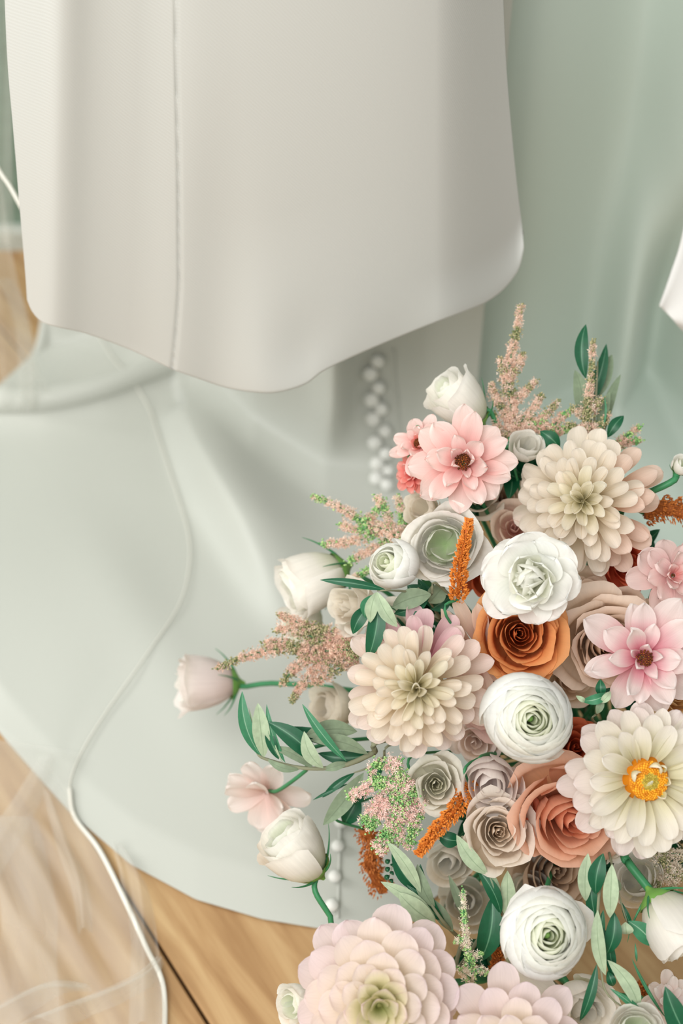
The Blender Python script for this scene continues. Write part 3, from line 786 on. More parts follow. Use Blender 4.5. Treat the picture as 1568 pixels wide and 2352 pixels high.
pm('orange', (210, 108, 50), (234, 148, 86), (242, 168, 106))
pm('orange_out', (206, 112, 56), (232, 154, 92), (238, 170, 108))
pm('salmon_in', (206, 112, 78), (232, 152, 116), (242, 176, 144))
pm('salmon', (224, 142, 100), (243, 180, 146), (248, 198, 170))
pm('salmon_out', (232, 158, 106), (246, 190, 154), (247, 200, 174))
pm('tan_in', (206, 160, 116), (234, 198, 162), (242, 214, 186))
pm('tan', (216, 176, 138), (238, 208, 180), (244, 220, 198))
pm('taupe_in', (214, 182, 144), (236, 212, 184), (244, 226, 204))
pm('taupe', (216, 192, 160), (240, 222, 200), (246, 232, 216))
pm('spray_in', (196, 192, 152), (222, 218, 190), (234, 230, 208))
pm('spray', (214, 208, 178), (230, 226, 206), (238, 234, 220))
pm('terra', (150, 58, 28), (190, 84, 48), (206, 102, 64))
pm('coral', (206, 86, 50), (222, 104, 70), (232, 122, 88))
pm('rosy', (238, 158, 152), (249, 212, 204), (252, 237, 230), edge=(240, 180, 170))
pm('rosy_red', (222, 96, 90), (240, 150, 138), (246, 190, 178))
pm('pinkwhite', (228, 124, 146), (248, 226, 222), (251, 242, 238))
pm('palepink', (232, 176, 174), (244, 212, 206), (246, 222, 216))
pm('blushwhite', (244, 214, 204), (246, 232, 226), (248, 240, 234))
pm('dusty', (196, 128, 126), (222, 170, 160), (232, 190, 176))
pm('strap', (196, 120, 104), (228, 190, 168), (238, 212, 190))
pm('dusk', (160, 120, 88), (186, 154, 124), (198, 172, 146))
pm('yellowpeach', (226, 176, 106), (238, 200, 142), (242, 212, 164))
DISK = tone_mat('disk_yellow', (196, 116, 8), (244, 176, 40), .6)
DISK_G = tone_mat('disk_green', (150, 130, 40), (190, 170, 70), .6)
DARK = tone_mat('dark_centre', (46, 22, 10), (150, 84, 30), .8)
GREENC = plain('green_centre', (150, 196, 110), .5)

# ------------------------------------------------------------------ dahlias
def pk_top(az, g):
    c = math.sin(az+PI/2)   # petals at the top of the flower in the picture turn pink
    return M['pink_out'] if (c > .80 and g > .62) else (M['cream_pink'] if c > .35 else None)
def pk_right(az, g):
    c = math.cos(az+PI/2)
    return M['peach_out'] if (c > .45 and g > .6) else None
dahlia('large cream dahlia with a pink-tipped top, left of the orange rose', 958, 1570, 178, 1.135, (-.08, .0), (M['cream_in'], M['cream'], M['cream_pink']), n=86, wid=.345, jit=.22, lmin=.42, lmax=.74, dome=.66, outer_pick=pk_top, cupk=1.05)
dahlia('cream dahlia with blush right-hand petals at the top of the bouquet', 1345, 1155, 172, 1.19, (-.30, .04), (M['cream_in'], M['cream'], M['cream']), n=86, wid=.345, jit=.22, lmin=.42, lmax=.74, dome=.66, outer_pick=pk_right, cupk=.95, spin=.6)
dahlia('large pale blush dahlia with a green-yellow centre at the bottom left of the bouquet', 868, 2296, 205, 1.07, (0.02, .12), (M['blush_in'], M['blush'], M['blush_out']), n=66, cupk=.62, wid=.49, tip=.5, jit=.09, spin=.3)
dahlia('blush dahlia cut by the bottom edge of the photograph', 1180, 2432, 190, 1.06, (0.05, -.05), (M['blush_in'], M['blush'], M['blush_out']), n=66, cupk=.6, wid=.44, tip=.5, jit=.09, spin=1.2)
o, m, R = dahlia('open white dahlia with a bright yellow-orange disk at the right', 1482, 1788, 186, 1.10, (.06, .0), (M['white_in'], M['white'], M['white_out'], DISK), n=54, inner=.30, cupk=.62, wid=.36, spin=.2, dome=.25, flatten=.02, lmin=.62, lmax=.80, jit=.12, r0=(.12, .22), tip=.42)
def disk(o, R, rr, z):
    for nm, mat, a0, a1, n in (('outer_florets', DISK, .42, 1.0, 190), ('inner_florets', DISK_G, 0, .45, 90)):
        rnd = random.Random(n); vs = []; fs = []; tn = []
        for k in range(n):
            q = math.sqrt(lerp(a0*a0, a1*a1, (k+.5)/n)); a = k*2.39996; c = Vector((rr*q*math.cos(a), rr*q*math.sin(a), z+rr*.35*(1-q*q))); s = rr*.062*(1.15 if mat is DISK else .9)
            b = len(vs); tone = rnd.random()
            for d in ((1, 0, 0), (.3, .95, 0), (-.8, .6, 0), (-.8, -.6, 0), (.3, -.95, 0), (0, 0, 1.4)): vs.append(c+Vector(d)*s); tn.append(tone)
            for i in range(5): fs.append((b+i, b+(i+1) % 5, b+5))
        vs = vs; ob = link(nm, make_mesh(nm, vs, fs, tone=tn), mat, o); ob['kind'] = 'stuff'
    vs = [Vector((0, 0, z+rr*.33))]; fs = []
    for j in range(1, 6):
        for k in range(20):
            q = j/5*1.05; a = 2*PI*k/20; vs.append(Vector((rr*q*math.cos(a), rr*q*math.sin(a), z+rr*.33*(1-q*q)-.0005)))
    for k in range(20): fs.append((0, 1+k, 1+(k+1) % 20))
    for j in range(4):
        for k in range(20): fs.append((1+j*20+k, 1+j*20+20+k, 1+j*20+20+(k+1) % 20, 1+j*20+(k+1) % 20))
    link('disk', make_mesh('disk', vs, fs, tone=[.1]*len(vs)), DISK, o)
disk(o, R, R*.235, R*.16)
rn = random.Random(4)
for az, el, L, W in ((2.1, 2.3, .42, .12), (.9, 1.2, .3, .26), (-.6, 1.3, .36, .30), (3.6, 1.2, .3, .2), (4.5, 1.3, .3, .2), (5.3, 1.1, .26, .18)):
    vs, fs, uv = petal_grid(R*L*.72, R*W, 2.2, 1.5, .9, .5, .05, .3, seed=int(az*10))
    link('petal', make_mesh('petal', vs, fs, uv), M['white_in'], o, Matrix.Rotation(az, 4, 'Z') @ Matrix.Translation((0, R*.23, R*.12)) @ Matrix.Rotation(el, 4, 'X'))

# ------------------------------------------------------------------ ranunculus
RAN = (M['ran_in'], M['ran'], M['ran_out'])
def ranunculus(label, px, py, R, t, tilt, n=46, **kw):
    a = dict(Hk=1.0, inner=.10, alpha=(2.9, 2.3), drop=.66, spiral=.05, ruffle=.008, rnd_=2.6, pw=.80, lip=(.10, .52), roll=(-60, -62), edge_roll=-.2, off=.05, centre=('ball', GREENC, .085)); a.update(kw)
    return cup_flower('ranunculus', label, px, py, R, t, tilt, RAN, n=n, **a)
ranunculus('round white ranunculus with a small green eye in the middle of the bouquet', 1213, 1648, 108, 1.10, (.05, .04), n=50)
bottom_ran, _m, _r = ranunculus('round white ranunculus with a green eye above the bottom blush dahlia', 1252, 2146, 106, 1.085, (.03, .22), n=44)
open_flower('ranunculus', 'full white double ranunculus with loose petals overlapping the orange rose', 1220, 1328, 122, 1.125, (-.25, .05), [
    (8, .95, .85, .12, .5, .2, .25, .05, .42, M['ran_out'], .04, -.12), (7, .85, .82, .5, .6, .35, .35, .05, .42, M['ran_out'], .05, -.08),
    (6, .78, .80, .85, .7, .5, .8, .04, .42, M['ran'], .06, -.05), (5, .72, .78, 1.05, .8, .7, 1.2, .03, .42, M['ran'], .04, 0), (5, .60, .66, 1.15, .9, .8, 1.5, .02, .42, M['ran'], .0, .04)], None)
ranunculus('small cream ranunculus bud left of the large open white lisianthus', 908, 1300, 62, 1.17, (-.7, .35), n=18, Hk=1.5, drop=.45)
# ------------------------------------------------------------------ roses
def rose(label, px, py, R, t, tilt, mats, n=30, name='rose', **kw):
    a = dict(Hk=1.0, inner=.07, alpha=(3.0, 2.0), drop=.62, spiral=.13, ruffle=.016, rnd_=5.0, pw=1.15, lip=(.06, .34), roll=(-20, 112), edge_roll=.5, point=.3, off=.09, oval=.05); a.update(kw)
    return cup_flower(name, label, px, py, R*1.16, t, tilt, mats, n=n, **a)
rose('bright orange rose partly covered by the white double ranunculus', 1190, 1456, 100, 1.155, (-.05, .1), (M['orange_in'], M['orange'], M['orange_out']), n=30)
rose('salmon peach rose left of the open white dahlia', 1298, 1868, 118, 1.15, (.15, -.1), (M['salmon_in'], M['salmon'], M['salmon_out']), n=20, inner=.12, spiral=.12)
rose('tan beige rose behind the pink-centred white flower', 1388, 1478, 108, 1.18, (.05, .0), (M['tan_in'], M['tan']), n=28, spiral=.07, ruffle=.03)
rose('small taupe rose left of the salmon rose', 1142, 1908, 78, 1.15, (.02, .15), (M['taupe_in'], M['taupe']), n=22, ruffle=.025)
rose('small greenish white spray rose under the large cream dahlia', 1000, 1800, 60, 1.165, (.0, .1), (M['spray_in'], M['spray']), n=18, ruffle=.03, inner=.12, name='spray_rose')
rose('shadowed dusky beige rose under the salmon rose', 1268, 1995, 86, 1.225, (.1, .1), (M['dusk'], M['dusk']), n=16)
rose('dusty pink rose wedged between the large cream dahlia and the orange rose', 1130, 1590, 82, 1.21, (-.1, 0), (M['dusty'], M['dusty']), n=16)
rose('rust terracotta rose showing under the right side of the top dahlia', 1432, 1295, 66, 1.235, (.1, -.1), (M['terra'], M['coral']), n=16)
rose('dark terracotta rose in the gap between the middle ranunculus and the white dahlia', 1315, 1720, 64, 1.20, (.1, .3), (M['terra'], M['terra']), n=14)
rose('coral rosebud peeking out left of the salmon rose', 1185, 1862, 40, 1.165, (-.2, .1), (M['coral'], M['coral']), n=9)
rose('yellow peach rose above the open white dahlia at the right edge', 1545, 1605, 52, 1.19, (.2, .2), (M['yellowpeach'], M['yellowpeach']), n=14)
rose('rust orange rose at the right edge behind the pink-centred flower', 1585, 1440, 50, 1.21, (.2, .2), (M['terra'], M['orange']), n=14)
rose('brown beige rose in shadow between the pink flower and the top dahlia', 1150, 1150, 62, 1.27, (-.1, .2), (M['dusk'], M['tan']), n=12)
rose('cream petalled rose seen from the side at the left of the bouquet', 815, 1395, 62, 1.235, (-1.2, .2), (M['ivory'], M['ivory']), n=13, Hk=1.2, ruffle=.05)
# blooms half hidden in the gaps
rose('cream rose half hidden above the open white lisianthus', 1098, 1140, 56, 1.25, (-.1, .3), (M['ivory'], M['ivory']), n=12)
rose('dusty pink rose half hidden between the white double ranunculus and the top dahlia', 1180, 1215, 52, 1.24, (-.1, .2), (M['dusty'], M['strap']), n=12)
rose('beige rose half hidden right of the white double ranunculus', 1345, 1372, 52, 1.215, (.1, .2), (M['tan'], M['tan']), n=12)
rose('ivory rose half hidden above the large cream dahlia', 900, 1455, 60, 1.25, (-.3, .2), (M['ivory'], M['ivory']), n=12)
rose('pale rose half hidden between the cream dahlia and the middle ranunculus', 1090, 1700, 56, 1.22, (-.1, -.1), (M['cream_pink'], M['cream_pink']), n=12)
rose('brown beige rose half hidden right of the orange rose', 1300, 1560, 56, 1.23, (.1, 0), (M['dusk'], M['tan']), n=12)
rose('small grey white rose tucked under the open white dahlia', 1402, 1935, 42, 1.17, (.0, -.1), (M['grey'], M['lis']), n=14)
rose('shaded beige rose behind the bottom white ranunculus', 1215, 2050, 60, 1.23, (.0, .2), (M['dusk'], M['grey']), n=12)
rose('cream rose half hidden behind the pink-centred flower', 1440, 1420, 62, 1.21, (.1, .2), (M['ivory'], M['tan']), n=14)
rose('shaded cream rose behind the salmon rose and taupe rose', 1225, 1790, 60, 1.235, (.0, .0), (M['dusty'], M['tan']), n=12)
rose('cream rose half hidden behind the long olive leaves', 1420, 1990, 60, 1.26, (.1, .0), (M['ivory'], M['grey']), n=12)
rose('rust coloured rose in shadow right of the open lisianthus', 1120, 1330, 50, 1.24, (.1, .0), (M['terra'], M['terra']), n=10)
# ------------------------------------------------------------------ lisianthus
LIS = (M['lis_in'], M['lis'], M['lis'])
def lis(label, px, py, R, t, tilt, mats=LIS, n=12, **kw):
    a = dict(Hk=1.15, inner=.5, alpha=(3.0, 2.6), drop=.12, spiral=.10, ruffle=.03, rnd_=4.5, pw=1.0, lip=(.25, .3), roll=(-35, 40), edge_roll=.4, off=.05, bowl=1.25); a.update(kw)
    return cup_flower('lisianthus', label, px, py, R*1.08, t, tilt, mats, n=n, **a)
lis('large open white lisianthus with a pale green throat behind the orange spike', 1022, 1250, 88, 1.19, (-.12, .05), n=19, inner=.42, alpha=(2.8, 2.4), Hk=.75, drop=.45, spiral=.13, mats=LIS, lip=(.12, .45), roll=(-30, 85))
lis('white lisianthus seen from the side above the bottom left dahlia', 690, 1962, 78, 1.20, (-2.2, 2.6), n=11, calyx=True, Hk=1.5, stem_via=[P(722, 2042, 1.2), P(756, 2100, 1.2), P(850, 2230, 1.22)], stem_r=.0025)
lis('blurred white lisianthus bloom farthest left on a bare green stem', 488, 1572, 68, 1.40, (-4.5, -.1), n=10, calyx=True, Hk=1.5, stem_via=[P(560, 1577, 1.40), P(650, 1570, 1.39), P(900, 1600, 1.36)], stem_r=.0026, mats=(M['lis'], M['blushwhite']), ruffle=.07, roll=(-10, 80), lip=(.3, .45))
lis('drooping white lisianthus with green sepals at the left of the bouquet', 722, 1335, 78, 1.30, (-3.2, -1.4), n=12, calyx=True, Hk=1.5, zo=-.6, stem_via=[P(805, 1330, 1.3), P(900, 1370, 1.3)])
lis('white lisianthus below the drooping one, behind the left astilbe', 705, 1425, 56, 1.34, (-1.2, -.5), n=8)
lis('hanging white lisianthus with a thick green stem at the right edge', 1535, 2108, 82, 1.125, (1.1, -1.6), n=12, calyx=True, Hk=1.35, stem_via=[P(1488, 2040, 1.14), P(1440, 1978, 1.15), P(1425, 1940, 1.18)], stem_r=.0036)
lis('pointed white lisianthus bud at the very top left of the bouquet', 1062, 930, 66, 1.24, (-1.8, 1.6), n=9, calyx=True, Hk=1.7, inner=.3)
lis('blush white ruffled lisianthus under the middle ranunculus', 1128, 1786, 72, 1.165, (-.1, -.25), n=11, mats=(M['blushwhite'], M['blushwhite']), inner=.3)
lis('pale white lisianthus petals behind the thick stem at lower right', 1468, 2024, 64, 1.20, (-.3, .4), n=8, mats=(M['grey'], M['lis']))
lis('ruffled white lisianthus cut by the bottom edge at the right', 1460, 2372, 66, 1.09, (-.1, .5), n=11)
lis('blurred cream lisianthus behind the left side of the large cream dahlia', 772, 1625, 56, 1.32, (-1.0, .1), n=9, mats=(M['ivory'], M['ivory']))
lis('white ruffled bloom peeking out left of the bottom left dahlia', 690, 2300, 48, 1.13, (-.9, .0), n=8)
lis('shaded grey-white lisianthus under the small taupe rose', 1036, 1966, 58, 1.24, (-.3, -.2), n=9, mats=(M['grey'], M['grey']), inner=.3)
lis('grey-white lisianthus behind the small cream astilbe', 1072, 2068, 66, 1.28, (-.1, .2), n=8, mats=(M['grey'], M['grey']), inner=.3)
lis('translucent white petals under the bottom ranunculus', 1330, 2300, 76, 1.13, (.2, -.2), n=9, mats=(M['grey'], M['lis']), inner=.3)
lis('white bud between the pink flower and the top dahlia', 1205, 1035, 40, 1.23, (.2, .6), n=7, mats=(M['grey'], M['lis']))
lis('small green-white bud at the right edge above the amaranth', 1562, 1075, 26, 1.2, (.5, .6), n=7, calyx=True, stem_via=[P(1545, 1105, 1.2), P(1480, 1135, 1.21), P(1430, 1160, 1.24)], stem_r=.003)
lis('cream hydrangea-like petals above the large open lisianthus', 980, 1175, 46, 1.235, (-.5, .3), n=8, mats=(M['ivory'], M['ivory']), ruffle=.07)
# ------------------------------------------------------------------ open butterfly flowers
def bf(mat_in, mat_out, w_=1.0, po=.45):
    return [(8, 1.02, .66*w_, .0, .7, .3, .15, .07, po, mat_out, .05, -.08), (7, .9, .58*w_, .3, .8, .4, .1, .09, po, mat_out, .05, -.03), (6, .7, .46*w_, .62, 1.0, .7, .2, .10, po, mat_out, .05, 0), (5, .42, .34*w_, .95, 1.2, 1.0, .3, .10, po, mat_in, .06, .02)]
open_flower('butterfly_ranunculus', 'pink butterfly ranunculus with a dark centre at the upper left of the bouquet', 1064, 1064, 116, 1.18, (-.15, .12), bf(M['rosy'], M['rosy'], .85, .7), (DARK, .17, .14))
open_flower('butterfly_ranunculus', 'smaller coral pink butterfly ranunculus behind the upper left pink one', 966, 1022, 66, 1.215, (-.5, .3), bf(M['rosy_red'], M['rosy']), (DARK, .19, .14), spin=.5)
open_flower('butterfly_ranunculus', 'folded salmon pink bloom under the upper left pink flowers', 945, 1090, 46, 1.225, (-.8, -.1), bf(M['rosy_red'], M['rosy_red']))
open_flower('butterfly_ranunculus', 'white flower with a pink heart and dark centre above the open white dahlia', 1474, 1510, 138, 1.125, (.05, .02), bf(M['pinkwhite'], M['pinkwhite'], .78, .8), (DARK, .14, .13), spin=.3)
open_flower('butterfly_ranunculus', 'pale pink ruffled flower at the right edge below the top dahlia', 1545, 1322, 92, 1.175, (.2, .15), bf(M['rosy'], M['palepink']), (DARK, .05, .0), spin=.9)
open_flower('butterfly_ranunculus', 'pale blush flower seen from behind on a green stem at the far left', 612, 1822, 112, 1.30, (-.6, -.7), [(9, 1.0, .55, .25, .7, .5, -.1, .07, .42, M['blushwhite'], .05, -.05), (6, .85, .5, .6, .7, .5, .0, .06, .42, M['blushwhite'], .05, 0)], None, stem_via=[P(640, 1815, 1.27), P(700, 1772, 1.24), P(790, 1700, 1.24)])
open_flower('butterfly_ranunculus', 'pale pink petals above the leaf in the bottom right corner', 1535, 2300, 62, 1.16, (.2, .3), bf(M['blushwhite'], M['blushwhite']))
# strap-petalled dusty bloom
o, m = begin('chrysanthemum', 'dusty pink bloom with long rolled strap petals left of the orange rose', 'flower', 1112, 1490, 1.165, (-.1, .1)); 
for a, b, w_ in (((1108, 1495, 1.18), (1042, 1368, 1.15), 34), ((1098, 1510, 1.18), (1012, 1398, 1.155), 30), ((1116, 1500, 1.17), (1096, 1385, 1.15), 38), ((1105, 1500, 1.19), (1165, 1575, 1.17), 36), ((1100, 1520, 1.19), (1120, 1600, 1.17), 40), ((1100, 1510, 1.19), (1040, 1460, 1.18), 40), ((1110, 1500, 1.19), (1180, 1530, 1.17), 40)):
    leaf(o, a, b, w_, M['strap'], name='petal', fold=.7, wmax=.72, point=.35)
stem_to_bundle(o, P(1112, 1500, 1.19), m @ Vector((0, 0, 1)))
# extra loose petals of the bottom ranunculus
o = bottom_ran
for a, b, w_, ar in (((1240, 2170, 1.12), (1205, 2030, 1.10), 130, .01), ((1175, 2225, 1.125), (1275, 2290, 1.12), 58, .014), ((1260, 2150, 1.12), (1362, 2095, 1.115), 100, .01)):
    leaf(o, a, b, w_, M['ran_out'], name='petal', fold=.35, wmax=.62, point=.5, arch=ar)

# ------------------------------------------------------------------ astilbe
T = 1.25
astilbe('tall tan-pink astilbe plume standing above the bouquet, left of the top dahlia', [(1178, 1010, T), (1172, 930, T), (1168, 850, T), (1185, 770, T), (1195, 702, T)],
        [[(1172, 970, T), (1140, 920, T), (1128, 880, T)], [(1176, 985, T), (1215, 950, T), (1245, 905, T)], [(1178, 1000, T), (1235, 970, T), (1280, 925, T)], [(1172, 930, T), (1205, 900, T), (1232, 875, T)], [(1170, 890, T), (1155, 850, T), (1150, 825, T)], [(1170, 860, T), (1190, 840, T), (1200, 815, T)], [(1170, 1000, T), (1145, 985, T), (1133, 950, T)], [(1180, 1005, T), (1200, 985, T), (1222, 955, T)]],
        mats=(AST_P, BUD_T), budf=.12, mainr=.0075, r=.0048, seed=2, density=1.0)
astilbe('green-tipped astilbe plume beside the olive leaves at the top right', [(1352, 1010, 1.24), (1350, 930, 1.24), (1358, 860, 1.24), (1361, 785, 1.24)],
        [[(1352, 960, 1.24), (1330, 950, 1.24), (1315, 935, 1.24)], [(1352, 980, 1.24), (1330, 985, 1.24), (1300, 975, 1.24)], [(1352, 940, 1.24), (1372, 930, 1.24), (1382, 915, 1.24)], [(1352, 985, 1.24), (1385, 975, 1.24), (1395, 950, 1.24)]], mats=(AST_P, BUD_T), budf=.6, seed=3, mainr=.0045)
astilbe('low tan astilbe sprays behind the top dahlia', [(1260, 1020, 1.25), (1255, 985, 1.25), (1245, 965, 1.25), (1250, 950, 1.25)],
        [[(1260, 1000, 1.25), (1285, 960, 1.25), (1310, 945, 1.25)], [(1255, 1000, 1.25), (1230, 980, 1.25), (1222, 965, 1.25)], [(1260, 1000, 1.25), (1300, 985, 1.25), (1330, 985, 1.25)]], mats=(AST_B, BUD_G), budf=.35, seed=4)
astilbe('short astilbe spray at the upper right of the top dahlia', [(1400, 1040, 1.25), (1425, 1015, 1.25), (1450, 995, 1.25), (1468, 980, 1.25)], [[(1420, 1020, 1.25), (1450, 1015, 1.25), (1470, 1012, 1.25)]], mats=(AST_B, BUD_G), budf=.4, seed=5)
T = 1.265
astilbe('pale pink green-tipped astilbe spray reaching left over the train', [(955, 1275, 1.24), (900, 1225, 1.25), (830, 1195, T), (770, 1160, T), (716, 1140, T)],
        [[(900, 1225, T), (890, 1180, T), (862, 1140, T)], [(920, 1235, T), (925, 1190, T), (912, 1140, T)], [(870, 1215, T), (830, 1240, T), (740, 1250, T)], [(900, 1240, T), (850, 1265, T), (800, 1290, T)], [(930, 1250, T), (880, 1290, T), (810, 1330, T)], [(840, 1200, T), (860, 1180, T), (880, 1150, T)], [(920, 1245, T), (950, 1215, T), (935, 1170, T)], [(860, 1215, T), (810, 1215, T), (780, 1205, T)], [(930, 1260, T), (900, 1300, T), (860, 1320, T)]],
        mats=(AST_P, BUD_G), budf=.25, seed=6, r=.005)
T = 1.25
astilbe('brownish pink astilbe spray reaching far left over the blurred bloom', [(830, 1490, 1.2), (740, 1495, T), (640, 1490, T), (560, 1510, T), (497, 1536, T)],
        [[(800, 1485, T), (720, 1445, T), (640, 1412, T)], [(760, 1490, T), (690, 1450, T), (632, 1448, T)], [(800, 1500, T), (720, 1540, T), (668, 1612, T)], [(740, 1495, T), (680, 1530, T), (648, 1572, T)], [(820, 1480, T), (760, 1450, T), (700, 1440, T)], [(820, 1510, T), (770, 1540, T), (720, 1570, T)], [(700, 1495, T), (650, 1475, T), (605, 1480, T)], [(820, 1495, T), (760, 1515, T), (690, 1510, T)], [(820, 1485, T), (770, 1475, T), (700, 1475, T)]],
        mats=(AST_B, BUD_T), budf=.3, seed=7, r=.0055)
T = 1.16
astilbe('dense pink and green astilbe cluster under the large cream dahlia', [(950, 1790, 1.18), (925, 1850, T), (895, 1900, T), (860, 1945, T)],
        [[(940, 1800, T), (870, 1800, T), (800, 1832, T)], [(930, 1830, T), (880, 1830, T), (835, 1890, T)], [(930, 1830, T), (880, 1860, T), (845, 1905, T)], [(935, 1840, T), (950, 1890, T), (935, 1950, T)], [(930, 1850, T), (905, 1910, T), (870, 1960, T)], [(940, 1810, T), (910, 1770, T), (905, 1765, T)], [(940, 1810, T), (960, 1840, T), (965, 1880, T)], [(930, 1830, T), (900, 1800, T), (850, 1790, T)], [(920, 1760, T), (880, 1750, T), (850, 1770, T)], [(930, 1840, T), (910, 1880, T), (920, 1930, T)]],
        mats=(AST_R, BUD_G), budf=.42, seed=8, r=.0062, density=1.2)
T = 1.12
astilbe('small upright cream astilbe spike right of the bottom left dahlia', [(1080, 2270, 1.13), (1075, 2190, T), (1066, 2120, T), (1064, 2045, T)],
        [[(1080, 2240, T), (1100, 2225, T), (1120, 2235, T)], [(1078, 2205, T), (1095, 2195, T), (1104, 2190, T)], [(1078, 2245, T), (1060, 2230, T), (1050, 2222, T)], [(1074, 2170, T), (1058, 2160, T), (1046, 2162, T)]], mats=(AST_W, BUD_G), budf=.3, seed=9, r=.0034, mainr=.0038, size=.0019, density=.8)
T = 1.19
astilbe('cream astilbe cluster under the open white dahlia at the right edge', [(1500, 1960, T), (1530, 1985, T), (1550, 2010, T), (1545, 2040, T)],
        [[(1510, 1965, T), (1550, 1960, T), (1580, 1970, T)], [(1530, 1990, T), (1560, 2000, T), (1580, 2020, T)], [(1540, 2010, T), (1510, 2030, T), (1500, 2045, T)], [(1500, 1970, T), (1520, 1960, T), (1535, 1955, T)]], mats=(AST_W, BUD_T), budf=.4, seed=10, r=.0055)
# ------------------------------------------------------------------ amaranth
amaranth('bright orange amaranth spike in front of the large open lisianthus', [(1052, 1375, 1.15), (1055, 1310, 1.14), (1066, 1250, 1.13), (1077, 1192, 1.13)], 27, 10, 520)
amaranth('orange amaranth spike pointing down left from the small taupe rose', [(1075, 1800, 1.17), (1045, 1860, 1.15), (1000, 1910, 1.14), (960, 1962, 1.13)], 32, 11, 620, seed=5)
amaranth('blurred rust amaranth hanging below the pink and green astilbe', [(835, 1905, 1.25), (862, 1945, 1.26), (850, 1985, 1.27), (880, 2045, 1.28)], 30, 30, 420, AMA_D, 6, lump=.4)
amaranth('rust amaranth at the right edge beside the top dahlia', [(1478, 1180, 1.22), (1520, 1165, 1.22), (1560, 1175, 1.22), (1610, 1190, 1.22)], 32, 34, 420, AMA_D, 7, lump=.4)
amaranth('dark amaranth in the gap left of the bottom white ranunculus', [(1140, 2260, 1.2), (1140, 2220, 1.2), (1145, 2180, 1.2)], 22, 16, 200, AMA_D, 8)
amaranth('small amaranth tuft on the floor side near the bottom right corner', [(1500, 2300, 1.2), (1480, 2280, 1.2), (1462, 2262, 1.2)], 24, 14, 160, AMA_D, 9)
# ------------------------------------------------------------------ greenery
D, Md, Pl, G = LEAF_D, LEAF_M, LEAF_P, LEAF_G
def lf(x0, y0, x1, y1, w_, mat, t, bend=0, arch=.004, roll=0.): return ((x0, y0, t), (x1, y1, t), w_, mat, bend, arch, roll)
t = 1.19
sprig('olive branch sweeping left over the blush flower at the far left', (852, 1735, t), [(860, 1728, 1.2), (800, 1755, t), (745, 1765, t), (680, 1762, t), (606, 1742, t), (590, 1728, t)],
      [lf(606, 1740, 592, 1615, 40, Pl, t), lf(600, 1738, 556, 1588, 30, LEAF_M, t, -14), lf(600, 1735, 571, 1625, 8, Pl, t), lf(655, 1752, 612, 1618, 16, Md, t, -8), lf(652, 1755, 615, 1655, 6, Pl, t, -6),
       lf(735, 1757, 615, 1658, 46, D, t-.005, 10), lf(742, 1764, 698, 1680, 34, Pl, t-.01, -12), lf(795, 1748, 694, 1617, 22, Md, t-.012, -6), lf(845, 1732, 712, 1700, 34, G, t, 12), lf(840, 1728, 640, 1672, 34, D, t+.012, 6),
       lf(820, 1680, 700, 1690, 44, G, t+.008, 10), lf(640, 1744, 612, 1660, 24, D, t, -4), lf(720, 1765, 625, 1716, 24, G, t, 8), lf(690, 1766, 612, 1742, 18, G, t, -10), lf(860, 1728, 730, 1730, 34, D, t+.015, -12), lf(800, 1752, 742, 1768, 20, G, t)], rad=.0024)
t = 1.125
sprig('olive sprig with hanging leaves over the upper left of the large cream dahlia', (868, 1356, t), [(990, 1365, 1.18), (930, 1358, 1.15), (890, 1356, t), (866, 1357, t)],
      [lf(888, 1356, 735, 1332, 20, D, t, 4), lf(864, 1360, 850, 1430, 30, Pl, t-.004, 4), lf(866, 1360, 912, 1440, 32, Pl, t-.006, 6), lf(868, 1370, 843, 1517, 42, D, t+.004, -8), lf(856, 1366, 838, 1418, 24, Md, t+.003, 8), lf(850, 1390, 810, 1456, 34, D, t+.008, 6), lf(990, 1365, 900, 1395, 46, G, t+.03, 6), lf(985, 1372, 905, 1410, 34, D, t+.035, -6)], rad=.0012)
sprig('dark olive leaves behind the small cream ranunculus bud', (960, 1370, 1.2), [(1010, 1420, 1.24), (985, 1380, 1.21), (960, 1350, 1.2)],
      [lf(985, 1380, 935, 1345, 40, D, 1.215), lf(985, 1385, 1020, 1345, 44, G, 1.21), lf(1000, 1400, 960, 1330, 30, D, 1.22), lf(990, 1400, 1035, 1370, 40, D, 1.22)])
t = 1.16
sprig('grey-green olive sprig above the bottom left dahlia', (1010, 2110, t), [(1060, 2160, 1.2), (1020, 2120, t), (985, 2070, t), (965, 2040, t)],
      [lf(966, 2050, 888, 1932, 30, Pl, t-.006, 6), lf(968, 2050, 900, 1950, 34, D, t+.004, -10), lf(998, 2085, 958, 1985, 32, G, t, -8), lf(1020, 2115, 965, 1985, 44, D, t+.004, -24), lf(1000, 2110, 874, 2025, 32, Pl, t-.004, 6), lf(1000, 2120, 915, 2050, 48, Pl, t-.008, -6), lf(985, 2080, 930, 2030, 14, D, t), lf(1040, 2140, 985, 2060, 30, G, t+.01)], rad=.0018)
t = 1.15
sprig('olive sprig running down from the small taupe rose', (1160, 2115, t), [(1165, 2130, 1.17), (1135, 2030, t), (1100, 1975, t), (1060, 1920, t)],
      [lf(1120, 2008, 1048, 1918, 36, Pl, t-.006, -8), lf(1060, 1930, 1002, 1915, 36, D, t+.01, -6), lf(1150, 2100, 1096, 1995, 30, D, t, 8), lf(1165, 2110, 1165, 2000, 38, Pl, t+.006, 0), lf(1150, 2060, 1120, 1990, 16, G, t), lf(1100, 2210, 1130, 2060, 56, D, t+.004, 12), lf(1075, 2120, 1030, 2010, 22, G, t+.06, 0), lf(1150, 2105, 1172, 2130, 20, Md, t)], rad=.0016)
t = 1.11
